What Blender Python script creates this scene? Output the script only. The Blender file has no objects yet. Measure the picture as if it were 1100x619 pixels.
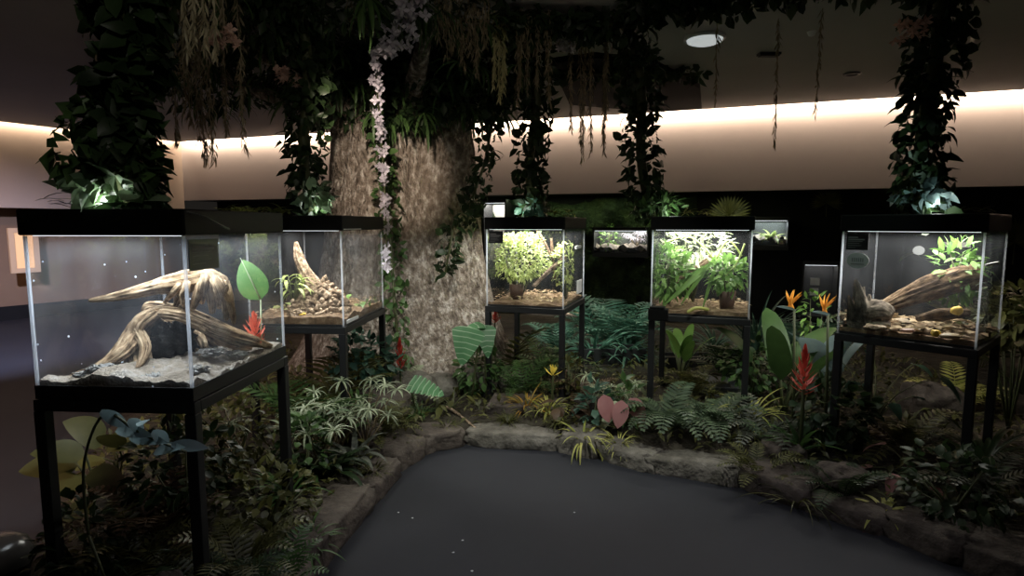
import bpy, math, random
from mathutils import Vector, Matrix, noise, Euler
PI = math.pi
V = Vector
SC = bpy.context.scene
COL = SC.collection

# ---------------------------------------------------------------- camera, world, light
F, YH = 644.0, 240.8
PITCH = math.atan((309.5 - YH) / F)
CAMZ = 1.5
cd = bpy.data.cameras.new('camera'); cam = bpy.data.objects.new('camera', cd); COL.objects.link(cam)
cam.location = (0, 0, CAMZ); cam.rotation_euler = (PI / 2 - PITCH, 0, 0)
cd.sensor_width = 36; cd.lens = F / 1100 * 36; cd.clip_start = 0.05; cd.clip_end = 60
SC.camera = cam
SC.view_settings.view_transform = 'Standard'; SC.view_settings.look = 'None'
SC.view_settings.exposure = 0.0; SC.view_settings.gamma = 1; SC.view_settings.use_curve_mapping = False
SC.cycles.transparent_max_bounces = 32
SC.cycles.max_bounces = 6; SC.cycles.diffuse_bounces = 3; SC.cycles.glossy_bounces = 3
SC.cycles.sample_clamp_indirect = 4.0
w = bpy.data.worlds.new('world'); SC.world = w; w.use_nodes = True
w.node_tree.nodes['Background'].inputs[0].default_value = (0.9, 0.8, 0.7, 1)
w.node_tree.nodes['Background'].inputs[1].default_value = 0.013

TANK_W = {'a': 13.0, 'b': 15.0, 'c': 24.0, 'd': 26.0, 'e': 13.0}      # terrarium lamps
COVE_W = 150.0

def area(name, loc, rot, sx, sy, power, col, parent=None, spread=None):
    l = bpy.data.lights.new(name, 'AREA'); l.shape = 'RECTANGLE'; l.size = sx; l.size_y = sy
    l.energy = power; l.color = col
    if spread: l.spread = spread
    o = bpy.data.objects.new(name, l); COL.objects.link(o); o.location = loc; o.rotation_euler = rot
    if parent: o.parent = parent
    return o

def spot(name, loc, target, power, col, ang=40, blend=.8, r=.05):
    l = bpy.data.lights.new(name, 'SPOT'); l.energy = power; l.color = col; l.spot_size = math.radians(ang)
    l.spot_blend = blend; l.shadow_soft_size = r
    o = bpy.data.objects.new(name, l); COL.objects.link(o); o.location = loc
    o.rotation_euler = (V(target) - V(loc)).to_track_quat('-Z', 'Y').to_euler()
    return o

def point(name, loc, power, col, r=.04, parent=None):
    l = bpy.data.lights.new(name, 'POINT'); l.energy = power; l.color = col; l.shadow_soft_size = r
    o = bpy.data.objects.new(name, l); COL.objects.link(o); o.location = loc
    if parent: o.parent = parent
    return o

WARM = (1, .80, .62); COOL = (.86, .95, 1.0); DAY = (1, .98, .90)
# bulkhead wall runs along y = 8.94 - 0.365 x ; left wall meets it at CORNER
CORNER = V((-6.03, 11.14, 0)); TW = V((.939, -.343, 0)); NW = V((-.343, -.939, 0))
RIGHT_END = CORNER + TW * 16.0
LW = (V((-7.44, 8.91, 0)) - CORNER).normalized(); LEFT_END = CORNER + LW * 8.0
NL = V((LW.y, -LW.x, 0));
if NL.x < 0: NL = -NL
CEIL = 2.95
def cove(name, a, b, n, power):
    m = (a + b) / 2 + n * .10; L = (b - a).length
    d = (-n * 1.0 + V((0, 0, -.38))).normalized()
    x = (b - a).normalized(); z = -d; y = z.cross(x)
    M = Matrix((x, y, z)).transposed()
    area(name, (m.x, m.y, 3.03), M.to_euler(), L - .2, .05, power, WARM)
cove('cove_lamp', CORNER, RIGHT_END, NW, COVE_W * 1.7)
cove('cove_lamp', CORNER, LEFT_END, NL, COVE_W * .42)
# unseen spots, most of them added to brighten trunk, bed, floor, ivy and canopy
spot('unseen_spot', (-.75, 2.5, 2.55), (-1.1, 5.1, 1.95), 330, (1, .82, .66), 27)
spot('unseen_spot', (-.3, .5, 2.7), (-1.4, 2.2, 2.0), 16, (1, .95, .8), 50)
spot('unseen_spot', (.1, 3.0, 2.9), (-.62, 5.0, .85), 170, (1, .96, .90), 24)
spot('unseen_spot', (-.5, 1.9, 2.9), (-1.15, 3.5, .3), 100, (.98, 1, .84), 46)
spot('unseen_spot', (.7, 2.2, 2.9), (.5, 4.2, .2), 175, (.95, 1, .88), 52)
spot('unseen_spot', (.9, 4.9, 2.85), (.8, 6.0, .4), 210, (.66, 1, .86), 40)
spot('unseen_spot', (1.8, 2.6, 2.9), (1.9, 4.2, .4), 45, (.7, 1, .85), 40)
spot('unseen_spot', (1.2, 1.2, 2.9), (.25, 2.6, 0), 92, (.9, .86, 1), 72, 1.0)
spot('unseen_spot', (.2, .2, 2.7), (-.55, 4.2, 2.75), 30, (1, .9, .74), 50)
spot('unseen_spot', (-4.2, 4.0, 2.9), (-6.8, 7.4, .2), 1900, (.62, .66, 1), 60)
spot('unseen_spot', (-6.6, 5.2, 2.9), (-8.3, 8.6, 1.2), 160, (1, .50, .18), 50)
spot('unseen_spot', (-3.6, .6, 2.9), (-3.6, 3.6, 0), 480, (1, .66, .55), 66)

# ---------------------------------------------------------------- pixel helpers (points of the place read off the photograph)
def ray(px, py):
    a = (px - 550) / F; b = (309.5 - py) / F
    return V((a, math.cos(PITCH) + b * math.sin(PITCH), -math.sin(PITCH) + b * math.cos(PITCH)))
def at_y(px, py, Y):
    r = ray(px, py); t = Y / r.y
    return V((r.x * t, Y, CAMZ + r.z * t))
def at_z(px, py, z):
    r = ray(px, py); t = (z - CAMZ) / r.z
    return V((r.x * t, r.y * t, z))

# ---------------------------------------------------------------- mesh builder
class MB:
    def __init__(s): s.v = []; s.f = []; s.m = []; s.g = {}
    def quad_strip(s, rows, mi=0, closed=False):
        b = len(s.v); n = len(rows[0])
        for r in rows: s.v.extend([tuple(p) for p in r])
        for i in range(len(rows) - 1):
            for j in range(n if closed else n - 1):
                k = (j + 1) % n
                s.f.append((b + i * n + j, b + i * n + k, b + (i + 1) * n + k, b + (i + 1) * n + j)); s.m.append(mi)
        return b
    def box(s, lo, hi, mi=0, M=None):
        b = len(s.v)
        for z in (lo[2], hi[2]):
            for x, y in ((lo[0], lo[1]), (hi[0], lo[1]), (hi[0], hi[1]), (lo[0], hi[1])):
                p = V((x, y, z)); p = M @ p if M else p; s.v.append(tuple(p))
        for q in ((0, 3, 2, 1), (4, 5, 6, 7), (0, 1, 5, 4), (1, 2, 6, 5), (2, 3, 7, 6), (3, 0, 4, 7)):
            s.f.append(tuple(b + i for i in q)); s.m.append(mi)
    def tube(s, pts, rad, k=8, mi=0, prof=None, cap=True):
        pts = [V(p) for p in pts]; n = len(pts); rows = []
        if not hasattr(rad, '__len__'): rad = [rad] * n
        up = V((0, 0, 1)); t0 = (pts[1] - pts[0]).normalized()
        if abs(t0.dot(up)) > .95: up = V((1, 0, 0))
        nn = (up - t0 * up.dot(t0)).normalized()
        for i in range(n):
            t = (pts[min(i + 1, n - 1)] - pts[max(i - 1, 0)])
            t = t.normalized() if t.length > 1e-9 else t0
            nn = (nn - t * nn.dot(t)); nn = nn.normalized() if nn.length > 1e-6 else V((1, 0, 0))
            bb = t.cross(nn); r = []
            for j in range(k):
                a = 2 * PI * j / k
                q = rad[i] * (prof(a, i / (n - 1)) if prof else 1)
                r.append(pts[i] + nn * (math.cos(a) * q) + bb * (math.sin(a) * q))
            rows.append(r)
        b = s.quad_strip(rows, mi, True)
        acc = 0
        for i in range(n):
            if i: acc += (pts[i] - pts[i - 1]).length
            for j in range(k):
                a = 2 * PI * j / k; s.g[b + i * k + j] = (math.cos(a) + b * .013, math.sin(a), acc * 2.2)
        if cap:
            s.f.append(tuple(b + j for j in range(k))[::-1]); s.m.append(mi)
            s.f.append(tuple(b + (n - 1) * k + j for j in range(k))); s.m.append(mi)
    def lathe(s, prof, k=20, c=(0, 0, 0), mi=0):
        rows = [[V(c) + V((r * math.cos(2 * PI * j / k), r * math.sin(2 * PI * j / k), z)) for j in range(k)] for r, z in prof]
        s.quad_strip(rows, mi, True)
    def leaf(s, o, d, n, L, W, shape='lance', bend=.5, fold=.25, seg=3, mi=0, wav=0, vein=0):
        o = V(o); d = V(d).normalized(); n = V(n); n = n - d * n.dot(d)
        n = n.normalized() if n.length > 1e-5 else d.orthogonal().normalized()
        side = d.cross(n); rows = []; p = o.copy(); st = L / seg
        pf = PROF[shape]
        for i in range(seg + 1):
            t = i / seg; a = bend * t
            dd = d * math.cos(a) - n * math.sin(a); nn = n * math.cos(a) + d * math.sin(a)
            ww = W * .5 * pf(t)
            lift = nn * (fold * ww + (wav * ww * math.sin(t * 20)))
            rows.append([p + side * ww + lift, p, p - side * ww + lift])
            p = p + dd * st
        if vein:
            rows2 = [[r[0] , r[1] - dd * (L / seg * 1.6), r[2]] if 0 < i < seg else r for i, r in enumerate(rows)]
            b = s.quad_strip(rows2, mi); k = len(s.m) - 2 * seg
            for i in range(seg):
                if i % 6 == 1: s.m[k + 2 * i] = vein; s.m[k + 2 * i + 1] = vein
        else: s.quad_strip(rows, mi)
    def build(s, name, mat, parent=None, smooth=True, mesh_only=False):
        me = bpy.data.meshes.new(name); me.from_pydata(s.v, [], s.f)
        for m in (mat if isinstance(mat, (list, tuple)) else [mat]): me.materials.append(m)
        me.polygons.foreach_set('material_index', s.m)
        me.polygons.foreach_set('use_smooth', [smooth] * len(s.f))
        if s.g:
            at = me.attributes.new('grain', 'FLOAT_VECTOR', 'POINT'); flat = []
            for i in range(len(s.v)): flat += s.g.get(i, (0, 0, 0))
            at.data.foreach_set('vector', flat)
        me.update()
        if mesh_only: return me
        return link(name, me, parent)

def link(name, me, parent=None):
    o = bpy.data.objects.new(name, me); COL.objects.link(o)
    if parent: o.parent = parent
    return o
def tag(o, label, cat, group=None, kind=None):
    o['label'] = label; o['category'] = cat
    if group: o['group'] = group
    if kind: o['kind'] = kind
    return o
def thing(name, label, cat, loc=(0, 0, 0), rz=0, group=None):
    o = bpy.data.objects.new(name, None); COL.objects.link(o); o.empty_display_size = .1
    o.location = loc; o.rotation_euler = (0, 0, rz); return tag(o, label, cat, group)
def structure(o): o['kind'] = 'structure'; return o
def bevel(o, wd=.006, seg=2):
    m = o.modifiers.new('bevel', 'BEVEL'); m.width = wd; m.segments = seg; m.limit_method = 'ANGLE'
    return o

def mono(t): return t
PROF = {
    'lance': lambda t: max(.03, math.sin(PI * min(1, t * .93 + .07)) ** .8 * (1 - .25 * t)),
    'ovate': lambda t: max(.04, (math.sin(PI * t ** .72)) ** .7),
    'heart': lambda t: max(.04, (1 - t) ** .7 * min(1, .3 + (t / .16) ** .6 * .7)),
    'strap': lambda t: max(.05, min(1, .55 + 2 * t) * (1 - t ** 3) ** .8),
    'paddle': lambda t: max(.05, min(1, (t * 5.5) ** .8) * (1 - t ** 4) ** .6),
    'monstera': lambda t: max(.06, (1 - t) ** .5 * min(1, .8 + t) * (1.0 if (t * 7) % 1 < .68 else .35)),
    'jag': lambda t: max(.06, math.sin(PI * min(1, t + .08)) ** .6 * (1 if (t * 6) % 1 < .6 else .6)),
}

# ---------------------------------------------------------------- materials
def mat(name):
    m = bpy.data.materials.new(name); m.use_nodes = True
    nt = m.node_tree; b = nt.nodes['Principled BSDF']; return m, nt, b
def c4(c): return (c[0], c[1], c[2], 1)
def simple(name, c, rough=.5, metal=0, spec=.5):
    m, nt, b = mat(name); b.inputs['Base Color'].default_value = c4(c); b.inputs['Roughness'].default_value = rough
    b.inputs['Metallic'].default_value = metal; b.inputs['Specular IOR Level'].default_value = spec
    n = nt.nodes.new('ShaderNodeTexNoise'); n.inputs['Scale'].default_value = 40
    bu = nt.nodes.new('ShaderNodeBump'); bu.inputs['Strength'].default_value = .05; bu.inputs['Distance'].default_value = .01
    nt.links.new(n.outputs['Fac'], bu.inputs['Height']); nt.links.new(bu.outputs['Normal'], b.inputs['Normal'])
    return m
def rough_mat(name, cols, scale=4, stretch=(1, 1, 1), bump=.5, dist=.02, rough=.85, detail=8, bscale=None, spec=.3):
    m, nt, b = mat(name); N = nt.nodes.new; Lk = nt.links.new
    tc = N('ShaderNodeTexCoord'); mp = N('ShaderNodeMapping'); mp.inputs['Scale'].default_value = stretch
    Lk(tc.outputs['Object'], mp.inputs['Vector'])
    n = N('ShaderNodeTexNoise'); n.inputs['Scale'].default_value = scale; n.inputs['Detail'].default_value = detail
    n.inputs['Roughness'].default_value = .65; Lk(mp.outputs[0], n.inputs['Vector'])
    r = N('ShaderNodeValToRGB'); el = r.color_ramp.elements
    k = len(cols); el[0].position = .3; el[0].color = c4(cols[0]); el[1].position = .7; el[1].color = c4(cols[-1])
    for i in range(1, k - 1):
        e = el.new(.3 + .4 * i / (k - 1)); e.color = c4(cols[i])
    Lk(n.outputs['Fac'], r.inputs[0]); Lk(r.outputs[0], b.inputs['Base Color'])
    n2 = N('ShaderNodeTexNoise'); n2.inputs['Scale'].default_value = bscale or scale * 3; n2.inputs['Detail'].default_value = 8
    Lk(mp.outputs[0], n2.inputs['Vector'])
    bu = N('ShaderNodeBump'); bu.inputs['Strength'].default_value = bump; bu.inputs['Distance'].default_value = dist
    Lk(n2.outputs['Fac'], bu.inputs['Height']); Lk(bu.outputs[0], b.inputs['Normal'])
    b.inputs['Roughness'].default_value = rough; b.inputs['Specular IOR Level'].default_value = spec
    return m
def leaf_mat(name, a, b_, rough=.45, trans=.3, spec=.4):
    m, nt, b = mat(name); N = nt.nodes.new; Lk = nt.links.new
    g = N('ShaderNodeNewGeometry'); tc = N('ShaderNodeTexCoord')
    n = N('ShaderNodeTexNoise'); n.inputs['Scale'].default_value = 14; n.inputs['Detail'].default_value = 3
    Lk(tc.outputs['Object'], n.inputs['Vector'])
    mx = N('ShaderNodeMath'); mx.operation = 'MULTIPLY_ADD'; mx.inputs[1].default_value = .65; mx.inputs[2].default_value = 0
    Lk(g.outputs['Random Per Island'], mx.inputs[0])
    ad = N('ShaderNodeMath'); ad.operation = 'MULTIPLY_ADD'; ad.inputs[1].default_value = .5
    Lk(n.outputs['Fac'], ad.inputs[0]); Lk(mx.outputs[0], ad.inputs[2])
    r = N('ShaderNodeValToRGB'); r.color_ramp.elements[0].position = .15; r.color_ramp.elements[1].position = .9
    r.color_ramp.elements[0].color = c4(a); r.color_ramp.elements[1].color = c4(b_)
    Lk(ad.outputs[0], r.inputs[0]); Lk(r.outputs[0], b.inputs['Base Color'])
    b.inputs['Roughness'].default_value = rough; b.inputs['Specular IOR Level'].default_value = spec
    t = N('ShaderNodeBsdfTranslucent'); Lk(r.outputs[0], t.inputs[0])
    ms = N('ShaderNodeMixShader'); ms.inputs[0].default_value = trans
    out = nt.nodes['Material Output']; Lk(b.outputs[0], ms.inputs[1]); Lk(t.outputs[0], ms.inputs[2]); Lk(ms.outputs[0], out.inputs[0])
    return m
def emis(name, c, s):
    m, nt, b = mat(name); b.inputs['Base Color'].default_value = c4(c); b.inputs['Emission Color'].default_value = c4(c)
    b.inputs['Emission Strength'].default_value = s; return m
def glass_mat(name, haze=.03, tint=(1, 1, 1), specks=0.0, glare=0.0):
    m = bpy.data.materials.new(name); m.use_nodes = True; nt = m.node_tree; nt.nodes.clear(); N = nt.nodes.new; Lk = nt.links.new
    out = N('ShaderNodeOutputMaterial'); tr = N('ShaderNodeBsdfTransparent'); tr.inputs[0].default_value = c4(tint)
    gl = N('ShaderNodeBsdfGlossy'); gl.inputs['Roughness'].default_value = .01
    fr = N('ShaderNodeFresnel'); fr.inputs[0].default_value = 1.4
    ge = N('ShaderNodeNewGeometry'); fm = N('ShaderNodeMath'); fm.operation = 'SUBTRACT'; fm.inputs[0].default_value = 1; Lk(ge.outputs['Backfacing'], fm.inputs[1])
    f2 = N('ShaderNodeMath'); f2.operation = 'MULTIPLY'; Lk(fr.outputs[0], f2.inputs[0]); Lk(fm.outputs[0], f2.inputs[1])
    m1 = N('ShaderNodeMixShader'); Lk(f2.outputs[0], m1.inputs[0]); Lk(tr.outputs[0], m1.inputs[1]); Lk(gl.outputs[0], m1.inputs[2])
    df = N('ShaderNodeBsdfDiffuse'); df.inputs[0].default_value = (.85, .9, 1, 1)
    tl = N('ShaderNodeBsdfTranslucent'); tl.inputs[0].default_value = (.85, .9, 1, 1)
    dm = N('ShaderNodeMixShader'); dm.inputs[0].default_value = .5; Lk(df.outputs[0], dm.inputs[1]); Lk(tl.outputs[0], dm.inputs[2])
    tc = N('ShaderNodeTexCoord'); ns = N('ShaderNodeTexNoise'); ns.inputs['Scale'].default_value = 5; ns.inputs['Detail'].default_value = 6
    mp = N('ShaderNodeMapping'); mp.inputs['Scale'].default_value = (1, 1, .45); Lk(tc.outputs['Object'], mp.inputs[0]); Lk(mp.outputs[0], ns.inputs['Vector'])
    mr = N('ShaderNodeMapRange'); mr.inputs[1].default_value = .4; mr.inputs[2].default_value = .75
    mr.inputs[3].default_value = haze * .35; mr.inputs[4].default_value = haze * 1.9
    Lk(ns.outputs['Fac'], mr.inputs[0])
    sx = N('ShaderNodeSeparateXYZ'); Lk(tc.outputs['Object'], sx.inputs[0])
    mz = N('ShaderNodeMapRange'); mz.inputs[1].default_value = .47; mz.inputs[2].default_value = .60; mz.inputs[3].default_value = 0; mz.inputs[4].default_value = glare  # lamp glare below the lid, painted as whiter haze towards the pane top
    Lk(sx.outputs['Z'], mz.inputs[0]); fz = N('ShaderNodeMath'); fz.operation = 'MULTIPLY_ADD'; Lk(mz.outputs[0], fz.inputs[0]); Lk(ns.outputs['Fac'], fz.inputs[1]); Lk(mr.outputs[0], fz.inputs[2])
    vo = N('ShaderNodeTexVoronoi'); vo.inputs['Scale'].default_value = 26; vo.inputs['Randomness'].default_value = 1
    Lk(tc.outputs['Object'], vo.inputs['Vector'])
    lt = N('ShaderNodeMath'); lt.operation = 'LESS_THAN'; lt.inputs[1].default_value = .1 * (specks > 0); Lk(vo.outputs['Distance'], lt.inputs[0])
    sep = N('ShaderNodeSeparateColor'); Lk(vo.outputs['Color'], sep.inputs[0])
    gt = N('ShaderNodeMath'); gt.operation = 'GREATER_THAN'; gt.inputs[1].default_value = 1 - specks; Lk(sep.outputs[0], gt.inputs[0])
    mu = N('ShaderNodeMath'); mu.operation = 'MULTIPLY'; Lk(lt.outputs[0], mu.inputs[0]); Lk(gt.outputs[0], mu.inputs[1])
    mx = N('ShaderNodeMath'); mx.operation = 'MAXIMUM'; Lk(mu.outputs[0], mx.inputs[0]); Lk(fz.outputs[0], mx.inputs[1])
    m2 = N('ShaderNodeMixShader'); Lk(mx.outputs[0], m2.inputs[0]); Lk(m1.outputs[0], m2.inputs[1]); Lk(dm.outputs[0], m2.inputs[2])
    Lk(m2.outputs[0], out.inputs[0]); return m

def grain_mat(name, cols, rough=.8, gs=3.0, bump=.9, dist=.012):
    m, nt, b = mat(name); N = nt.nodes.new; Lk = nt.links.new
    at = N('ShaderNodeAttribute'); at.attribute_name = 'grain'
    n = N('ShaderNodeTexNoise'); n.inputs['Scale'].default_value = gs; n.inputs['Detail'].default_value = 7; n.inputs['Roughness'].default_value = .7
    n.inputs['Distortion'].default_value = .6; Lk(at.outputs['Vector'], n.inputs['Vector'])
    tc = N('ShaderNodeTexCoord'); n2 = N('ShaderNodeTexNoise'); n2.inputs['Scale'].default_value = 30; n2.inputs['Detail'].default_value = 6; Lk(tc.outputs['Object'], n2.inputs['Vector'])
    mx = N('ShaderNodeMath'); mx.operation = 'MULTIPLY_ADD'; mx.inputs[1].default_value = .35; Lk(n2.outputs['Fac'], mx.inputs[0])
    m2 = N('ShaderNodeMath'); m2.operation = 'MULTIPLY'; m2.inputs[1].default_value = .72; Lk(n.outputs['Fac'], m2.inputs[0]); Lk(m2.outputs[0], mx.inputs[2])
    r = N('ShaderNodeValToRGB'); el = r.color_ramp.elements; el[0].position = .42; el[0].color = c4(cols[0]); el[1].position = .68; el[1].color = c4(cols[-1])
    e = el.new(.53); e.color = c4(cols[1]); Lk(mx.outputs[0], r.inputs[0]); Lk(r.outputs[0], b.inputs['Base Color'])
    bu = N('ShaderNodeBump'); bu.inputs['Strength'].default_value = bump; bu.inputs['Distance'].default_value = dist; Lk(mx.outputs[0], bu.inputs['Height']); Lk(bu.outputs[0], b.inputs['Normal'])
    b.inputs['Roughness'].default_value = rough; b.inputs['Specular IOR Level'].default_value = .2; return m
M = {}
M['black'] = simple('black_metal', (.006, .006, .007), .5)
M['lid'] = simple('lid_plastic', (.003, .003, .003), .5, 0, .12)
M['placard'] = simple('placard_black', (.004, .004, .004), .35)
M['ink'] = simple('placard_lettering', (.12, .12, .12), .6)
M['white'] = simple('white_plastic', (.75, .76, .78), .4)
M['seam'] = glass_mat('glass_edge', .5)
M['glass'] = glass_mat('tank_glass', .010, glare=.02)
M['glass_dirty'] = glass_mat('tank_glass_dusty_glare', .016, specks=.25, glare=.07)  # dust specks and streaks, plus painted glare along the top
M['led'] = emis('lamp_strip', (.9, .96, 1), 1.4)
M['sand'] = rough_mat('pale_sand', [(.12, .095, .07), (.27, .23, .185), (.40, .375, .35)], 9, bump=.8, dist=.015, bscale=90)
M['soil'] = rough_mat('bed_soil', [(.012, .009, .006), (.03, .024, .016), (.05, .045, .03)], 6, bump=.8, dist=.03)
M['soil2'] = rough_mat('tank_soil', [(.06, .035, .018), (.16, .10, .055), (.3, .22, .14)], 18, bump=.8, dist=.01)
M['drift'] = grain_mat('driftwood', [(.06, .036, .02), (.36, .245, .145), (.72, .56, .38)], gs=3.2)
M['driftcap'] = M['drift']
M['cork'] = grain_mat('cork_bark', [(.02, .012, .008), (.11, .07, .04), (.30, .21, .14)], gs=3.5, dist=.02)
M['corkpale'] = rough_mat('pale_bark_chunk', [(.05, .03, .02), (.24, .17, .11), (.55, .45, .34)], 26, bump=1, dist=.02, bscale=45)
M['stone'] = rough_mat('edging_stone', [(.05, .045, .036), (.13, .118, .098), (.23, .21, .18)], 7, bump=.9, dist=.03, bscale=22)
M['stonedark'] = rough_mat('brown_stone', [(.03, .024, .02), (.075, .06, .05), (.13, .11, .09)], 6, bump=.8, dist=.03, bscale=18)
M['bark'] = rough_mat('tree_bark', [(.08, .06, .045), (.24, .20, .16), (.60, .56, .50)], 12, (1.6, 1.6, 1.0), 1, .06, bscale=26)
M['wall'] = rough_mat('wall_paint', [(.44, .38, .35), (.46, .40, .37)], 1.5, bump=.03, dist=.003, bscale=60)
M['wallbrown'] = rough_mat('wall_paint_brown', [(.20, .13, .08), (.22, .145, .09)], 1.5, bump=.03, dist=.003, bscale=60)
M['walltan'] = rough_mat('wall_paint_tan', [(.37, .295, .235), (.40, .32, .255)], 1.5, bump=.03, dist=.003, bscale=60)
M['ceil'] = rough_mat('ceiling_paint', [(.38, .37, .36), (.42, .41, .40)], 1.2, bump=.05, dist=.003, bscale=50)
M['floor'] = rough_mat('carpet', [(.017, .018, .023), (.023, .024, .030)], 2, bump=.15, dist=.002, bscale=160, rough=.75)
M['moss'] = rough_mat('moss_wall', [(.004, .008, .003), (.02, .035, .012), (.045, .065, .02)], 5, bump=1, dist=.06, bscale=14)
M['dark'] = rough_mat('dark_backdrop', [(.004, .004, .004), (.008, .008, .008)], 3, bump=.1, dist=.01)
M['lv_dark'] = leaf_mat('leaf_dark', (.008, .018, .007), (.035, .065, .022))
M['lv_mid'] = leaf_mat('leaf_mid', (.02, .05, .014), (.09, .17, .05))
M['lv_green'] = leaf_mat('leaf_fresh', (.05, .13, .025), (.20, .36, .08))
M['lv_lime'] = leaf_mat('leaf_lime', (.16, .24, .05), (.55, .62, .24))
M['lv_pale'] = leaf_mat('leaf_pale', (.16, .20, .11), (.48, .54, .36))
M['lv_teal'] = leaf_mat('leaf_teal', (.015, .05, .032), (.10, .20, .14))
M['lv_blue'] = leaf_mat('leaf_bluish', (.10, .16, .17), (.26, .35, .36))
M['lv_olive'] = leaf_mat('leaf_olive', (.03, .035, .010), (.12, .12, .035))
M['lv_brown'] = leaf_mat('leaf_brown', (.03, .018, .010), (.14, .085, .045))
M['lv_croton'] = leaf_mat('leaf_croton', (.10, .12, .02), (.45, .24, .04))
M['lv_grey'] = leaf_mat('leaf_grey', (.06, .07, .055), (.16, .17, .13))
M['lv_yel'] = leaf_mat('leaf_yellowgreen', (.20, .24, .04), (.55, .52, .16))
M['pink'] = leaf_mat('leaf_pink', (.30, .10, .11), (.50, .26, .25))
M['red'] = leaf_mat('bract_red', (.34, .02, .015), (.62, .10, .07))
M['coral'] = leaf_mat('bract_coral', (.60, .09, .05), (.85, .22, .13))
M['orange'] = leaf_mat('petal_orange', (.75, .26, .03), (.95, .48, .08))
M['yellow'] = leaf_mat('petal_yellow', (.7, .5, .05), (.9, .75, .15))
M['petal'] = leaf_mat('petal_white', (.34, .31, .36), (.72, .68, .76))
M['petalpink'] = leaf_mat('petal_pink', (.45, .26, .20), (.7, .5, .42))
M['mosshang'] = leaf_mat('hanging_moss', (.14, .115, .07), (.36, .30, .19))
M['mosspale'] = leaf_mat('hanging_moss_pale', (.22, .18, .11), (.5, .44, .30))
M['mossyel'] = leaf_mat('hanging_moss_yellow', (.35, .34, .16), (.7, .66, .38))
M['stem'] = simple('plant_stem', (.06, .07, .025), .6)
M['stemtan'] = simple('tan_stem', (.16, .12, .06), .6)
M['vineveins'] = leaf_mat('veined_leaf', (.03, .12, .05), (.12, .28, .12))
M['lit'] = leaf_mat('leaf_lit_pale', (.06, .11, .06), (.30, .40, .25))  # pale copy for the lowest ivy leaves, lid light put into the colour
M['veinpale'] = leaf_mat('leaf_vein_pale', (.14, .28, .15), (.38, .5, .34))
M['leafmid2'] = leaf_mat('leaf_midgreen', (.03, .10, .02), (.11, .24, .06))
M['lv_dull'] = leaf_mat('leaf_dull_green', (.02, .038, .02), (.11, .155, .085))
M['litter'] = leaf_mat('dry_leaves', (.12, .07, .03), (.55, .42, .26), trans=.1)
M['pot'] = simple('brown_pot', (.07, .035, .02), .6)
M['potdark'] = simple('dark_pot', (.02, .018, .016), .6)
M['frame_wood'] = simple('picture_frame_wood', (.62, .42, .24), .5)
M['lightpanel'] = emis('picture_lit', (1, .62, .28), .22)
M['banana'] = simple('yellow_fruit', (.75, .5, .06), .5)
M['lampdisc'] = emis('dim_lamp_disc', (.8, .85, .85), .5)

R = random.Random(7)
def rv(a, b): return R.uniform(a, b)
def rdir():
    while True:
        v = V((rv(-1, 1), rv(-1, 1), rv(-1, 1)))
        if .05 < v.length < 1: return v.normalized()
def polar(a, e): return V((math.cos(a) * math.cos(e), math.sin(a) * math.cos(e), math.sin(e)))

# ---------------------------------------------------------------- room shell
def prism(name, pts, z0, z1, m):
    mb = MB(); n = len(pts); mb.v = [(p[0], p[1], z0) for p in pts] + [(p[0], p[1], z1) for p in pts]
    mb.f = [tuple(range(n))[::-1], tuple(range(n, 2 * n))] + [(i, (i + 1) % n, n + (i + 1) % n, n + i) for i in range(n)]
    mb.m = [0] * len(mb.f); return mb.build(name, m, smooth=False)
structure(prism('floor', [(-13, -3), (10, -3), (10, 15), (-13, 15)], -.1, 0, M['floor']))
ce = CORNER + NW * .2 + NL * .2; ca = RIGHT_END + NW * .2; cb = LEFT_END + NL * .2
structure(prism('ceiling', [(ce.x, ce.y), (cb.x, cb.y), (-13, cb.y), (-13, -3), (10, -3), (10, ca.y), (ca.x, ca.y)], CEIL, CEIL + .06, M['ceil']))
structure(prism('trim_1', [(-13, -3), (10, -3), (10, 15), (-13, 15)], 3.2, 3.25, M['ceil']))
def wall_seg(name, a, b, n, z0, z1, th, m):
    q = [a, b, b - n * th, a - n * th]; return structure(prism(name, [(p.x, p.y) for p in q], z0, z1, m))
wall_seg('wall_back', CORNER, RIGHT_END, NW, 1.93, 3.2, .12, M['wall'])
wall_seg('trim_2', CORNER - NW * .12, RIGHT_END - NW * .12, NW, 1.93, 1.97, .7, M['dark'])
BACKN = .75
wall_seg('wall_far', CORNER - NW * BACKN, RIGHT_END - NW * BACKN, NW, 0, 2.0, .1, M['dark'])
wall_seg('wall_left', LEFT_END, CORNER, NL, 1.74, 3.2, .12, M['walltan'])
wall_seg('trim_3', LEFT_END - NL * .12, CORNER - NL * .12, NL, 1.74, 1.78, .5, M['wallbrown'])
wall_seg('wall_side', LEFT_END - NL * .6, CORNER - NL * .6 + LW * -1.2, NL, 0, 1.78, .1, M['wallbrown'])
wall_seg('baseboard_left', LEFT_END - NL * .6, CORNER - NL * .6, NL, 0, .22, -.02, M['dark'])
wall_seg('wall_right', V((9.2, -3, 0)), V((9.2, 9, 0)), V((-1, 0, 0)), 0, 3.2, .1, M['dark'])
def on_back(px, py, off=0.0):
    # point where the sight line meets the recessed back wall, off metres in front of it
    r = ray(px, py); p0 = CORNER - NW * (BACKN - off)
    t = (V((p0.x, p0.y, 0)) - V((0, 0, 0))).dot(NW) / (r.x * NW.x + r.y * NW.y)
    return V((r.x * t, r.y * t, CAMZ + r.z * t))
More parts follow.
